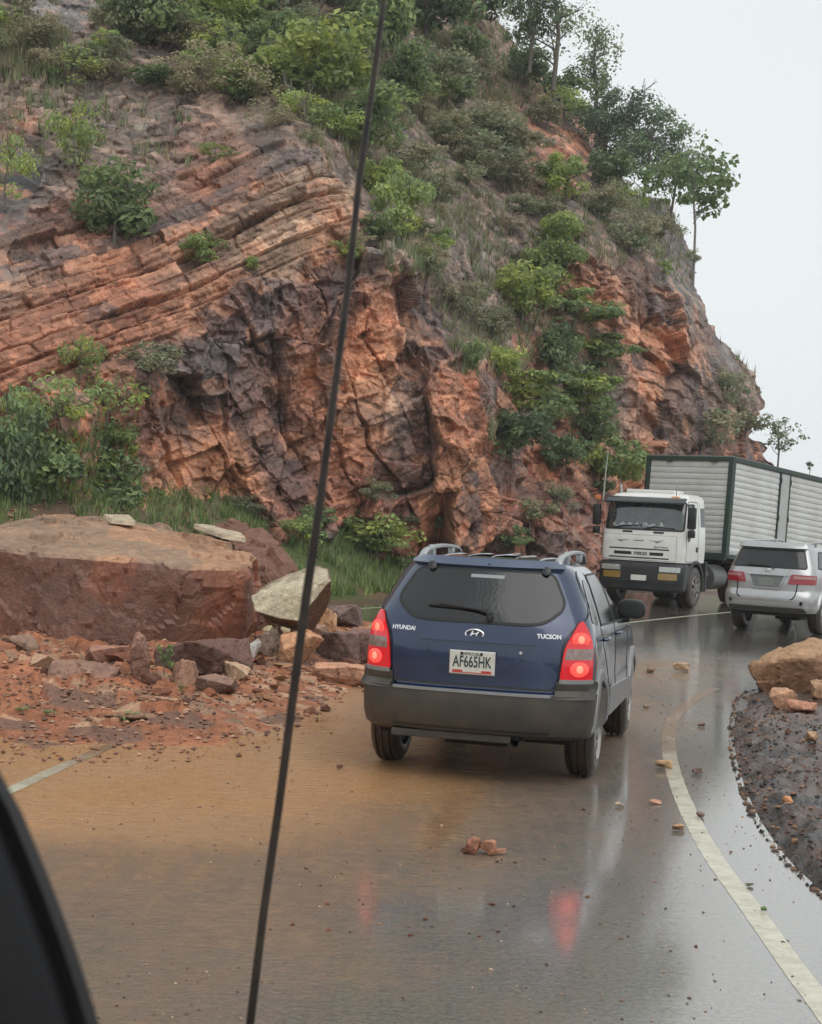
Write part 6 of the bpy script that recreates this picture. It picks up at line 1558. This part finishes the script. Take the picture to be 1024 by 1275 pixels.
# dry grass tufts: one uncountable mass
def tufts(name, n, fpos, label, cols, hmin, hmax, blades=7, wd=.018):
    r = np.random.default_rng(n + 1); Vs = []; Cs = []; k = 0
    while k < n:
        p = fpos(r)
        if p is None: continue
        m_ = blades; a = r.random(m_) * 6.283; ln = r.uniform(hmin, hmax, m_); le_ = r.uniform(.1, .6, m_)
        bx_, by_ = np.cos(a), np.sin(a); b0 = np.array(p) + np.stack([bx_ * .04, by_ * .04, bx_ * 0], 1)
        tip = b0 + np.stack([bx_ * ln * le_, by_ * ln * le_, ln * np.sqrt(1 - le_ ** 2 * .8)], 1)
        w2 = wd * r.uniform(.6, 1.5, m_)[:, None] * np.stack([-by_, bx_, bx_ * 0], 1)
        Vs.append(np.stack([b0 - w2, b0 + w2, tip], 1).reshape(-1, 3)); c_ = np.array(cols[r.integers(len(cols))]) * r.uniform(.7, 1.3, (m_, 1)); Cs.append(np.repeat(c_, 3, 0)); k += 1
    V = np.concatenate(Vs); F3 = np.arange(len(V)).reshape(-1, 3)
    return tag(npmesh(name, V, F3, MLEAF, col=np.concatenate(Cs)), label, 'grass', kind='stuff')
sl = np.where((wS > .45) & (pxx > -60) & (pyy > -60) & (pyy < 560) & (fbm(P0 * .33, 3, 131) > .40))[0]
def fq(r):
    i = sl[r.integers(len(sl))]
    if pyy[i] > 160 and r.random() < .55: return None
    if pxx[i] < 330 and pyy[i] > 95 + .12 * pxx[i] and r.random() < .85: return None
    return P1[i] - np.array([0, 0, .03])
tufts('slope_grass', 9000, fq, 'dry grass and low weeds growing over the slopes', [DRY, OLV, GOL, (.16, .15, .07), (.13, .11, .07), GRN], .15, .55, 7, .016)
def fb(r):
    y = 25 + r.random() * 16; x = float(left_edge(y)) - 1.0 - r.random() ** .8 * 7
    if smoothn(np.array([[x, y]]), .8, 77, 3)[0] < .42: return None
    if x < -3.6 - .8 * r.random() and r.random() < .72: return None
    return (x, y, gz(x, y) - .01)
tufts('bank_grass', 6500, fb, 'green grass covering the bank at the foot of the cliff', [GRN, LGR, (.10, .15, .04), (.08, .13, .04), OLV], .10, .36, 7, .014)
sl2 = np.where((pyy > 540) & (pyy < 720) & (pxx > -60) & (pxx < 170))[0]
tufts('corner_weeds', 1500, lambda r: P1[sl2[r.integers(len(sl2))]] - np.array([0, .05, .02]), 'bright green weeds behind the huge boulder', [LGR, GRN, YLW, GRN], .10, .26, 8, .02)

# skyline trees
def tree(name, x, y, hpx, wpx, cols, label, d=None, trunk=.35, n=2200, leaf=.16, clumps=26, lean=0, bark=None, trad=None, nm='tree', shell=.35, aspect=.55):
    h = hit(x, y)[0] if d is None else W(x, y, d)
    if h is None: h = W(x, y, 66)
    sc = h.y / F; Hh, Wd = hpx * sc, wpx * sc * 1.25; r = random.Random(int(x * 7 + y)); o = empty(nm, h - Vector((0, 0, .1)), 0, label, 'tree')
    bm = bmesh.new(); tr_ = trad or Hh * .022; top = Vector((lean * Hh, 0, Hh * .9)); tube(bm, [(0, 0, -.6), (lean * Hh * .3 + tr_, 0, Hh * .35), (lean * Hh * .6 - tr_, 0, Hh * .65), top], [tr_, tr_ * .8, tr_ * .6, tr_ * .25], 8)
    for k in range(12):
        t_ = trunk + (1 - trunk) * (k / 12) * .95; s = Vector((lean * Hh * t_, 0, Hh * .9 * t_)); a = r.uniform(0, 6.28); L_ = Wd * r.uniform(.18, .34) * (1.15 - .5 * t_)
        bm_stem(bm, r, s, s + Vector((math.cos(a) * L_, math.sin(a) * L_ * .8, L_ * r.uniform(.2, .8))), tr_ * .38, 1, 2)
    bmobj('trunk', bm, bark or MBARK, o)
    V, F4, col = crown_mesh(int(x + y), n, (Wd, Wd * .8, Hh * (1 - trunk)), leaf, cols, clumps=clumps, shell=shell, aspect=aspect, spread=.92); V = V + np.array([lean * Hh * .7, 0, Hh * trunk])
    npmesh('crown', V, F4, MLEAF, o, col=col); return o
GD = (.125, .17, .115); GM = (.18, .24, .13)
tree('t', 690, 92, 150, 110, [GD, GM, OLV], 'open-crowned tree at the top of the skyline', trunk=.10, n=2600, clumps=44)
tree('t', 660, 70, 110, 70, [GD, GM], 'tree half hidden left of the open-crowned one on the skyline', trunk=.08, n=2200, clumps=36)
tree('t', 738, 165, 145, 62, [GD, GM, OLV], 'slim tree on the skyline above the red scarp', trunk=.08, n=2300, clumps=38)
tree('t', 770, 225, 125, 120, [GD, (.10, .14, .09)], 'wide dark tree leaning out over the skyline', trunk=.10, n=4200, clumps=40, lean=.10)
tree('t', 800, 240, 110, 90, [GD, GM], 'dark low tree right of the wide one on the skyline', trunk=.05, n=3000, clumps=36, lean=.12)
tree('t', 752, 205, 90, 80, [GD, GM], 'bushy dark tree below the wide one', trunk=.05, n=2600, clumps=30)
tree('t', 836, 250, 80, 70, [GM, LGR, GD], 'small light green tree at the edge of the skyline ledge', trunk=.08, n=1500, clumps=26, lean=.15)
tree('t', 864, 340, 172, 108, [(.12, .18, .075), GM, (.15, .2, .08)], 'slender tree with a long bare trunk hanging off the skyline', trunk=.42, n=1100, clumps=46, leaf=.23, aspect=.85, lean=-.05, bark=MBARKL, trad=.055, d=63, nm='slender_tree')
tree('t', 968, 580, 62, 52, [GM, GD, OLV], 'small feathery tree behind the truck box on the skyline', trunk=.3, n=420, clumps=20, d=70)
tree('t', 1008, 590, 22, 10, [GM, GD], 'thin twig-like sapling at the right edge above the truck box', trunk=.3, n=60, clumps=8, d=70)
# crooked dead stump on the slope
h = hit(348, 128)[0]; bm = bmesh.new(); tube(bm, [(0, 0, -.1), (.15, 0, .2), (.30, 0, .35), (.26, 0, .62)], [.09, .08, .06, .02], 8); tube(bm, [(.28, 0, .33), (.12, .0, .5), (.08, 0, .85)], [.06, .05, .02], 8)
o = bmobj('dead_stump', bm, MBARK, smooth=True); o.location = h; o.scale = (1.1, 1.1, 1.1); tag(o, 'crooked dark dead stump on the upper slope left of the aerial', 'stump')
# small greens caught in the rubble
for (x, y, w_, h_, kd, lab, nm) in ((205, 842, 36, 44, 'green', 'broken leafy green branch beside the cone-shaped rock', 'leafy_branch'), (158, 896, 34, 12, 'lime', 'tuft of uprooted grass lying on the red mud', 'grass_tuft'), (28, 888, 26, 12, 'sprig', 'torn green weed on the mud at far left', 'weed'), (60, 892, 26, 10, 'sprig', 'second torn weed on the mud right of the far left one', 'weed'), (226, 862, 12, 10, 'green', 'tiny green plant in the mud below the leafy branch', 'weed')):
    g = GH(x, y); sc = g.y / F; o = empty(nm, g, 1.0, lab, 'plant'); me, sm = kinds[kd + '1']
    V_, F_, c_ = crown_mesh(int(x), 90, (1.2, 1.0, 1.0), .22, [GRN, LGR], clumps=9, aspect=.4)
    npmesh('foliage', V_, F_, MLEAF, o, col=c_); b_ = bpy.data.objects.new('stem', sm); C.objects.link(b_); b_.parent = o; o.scale = (w_ * sc / 1.2, w_ * sc / 1.2, h_ * sc)
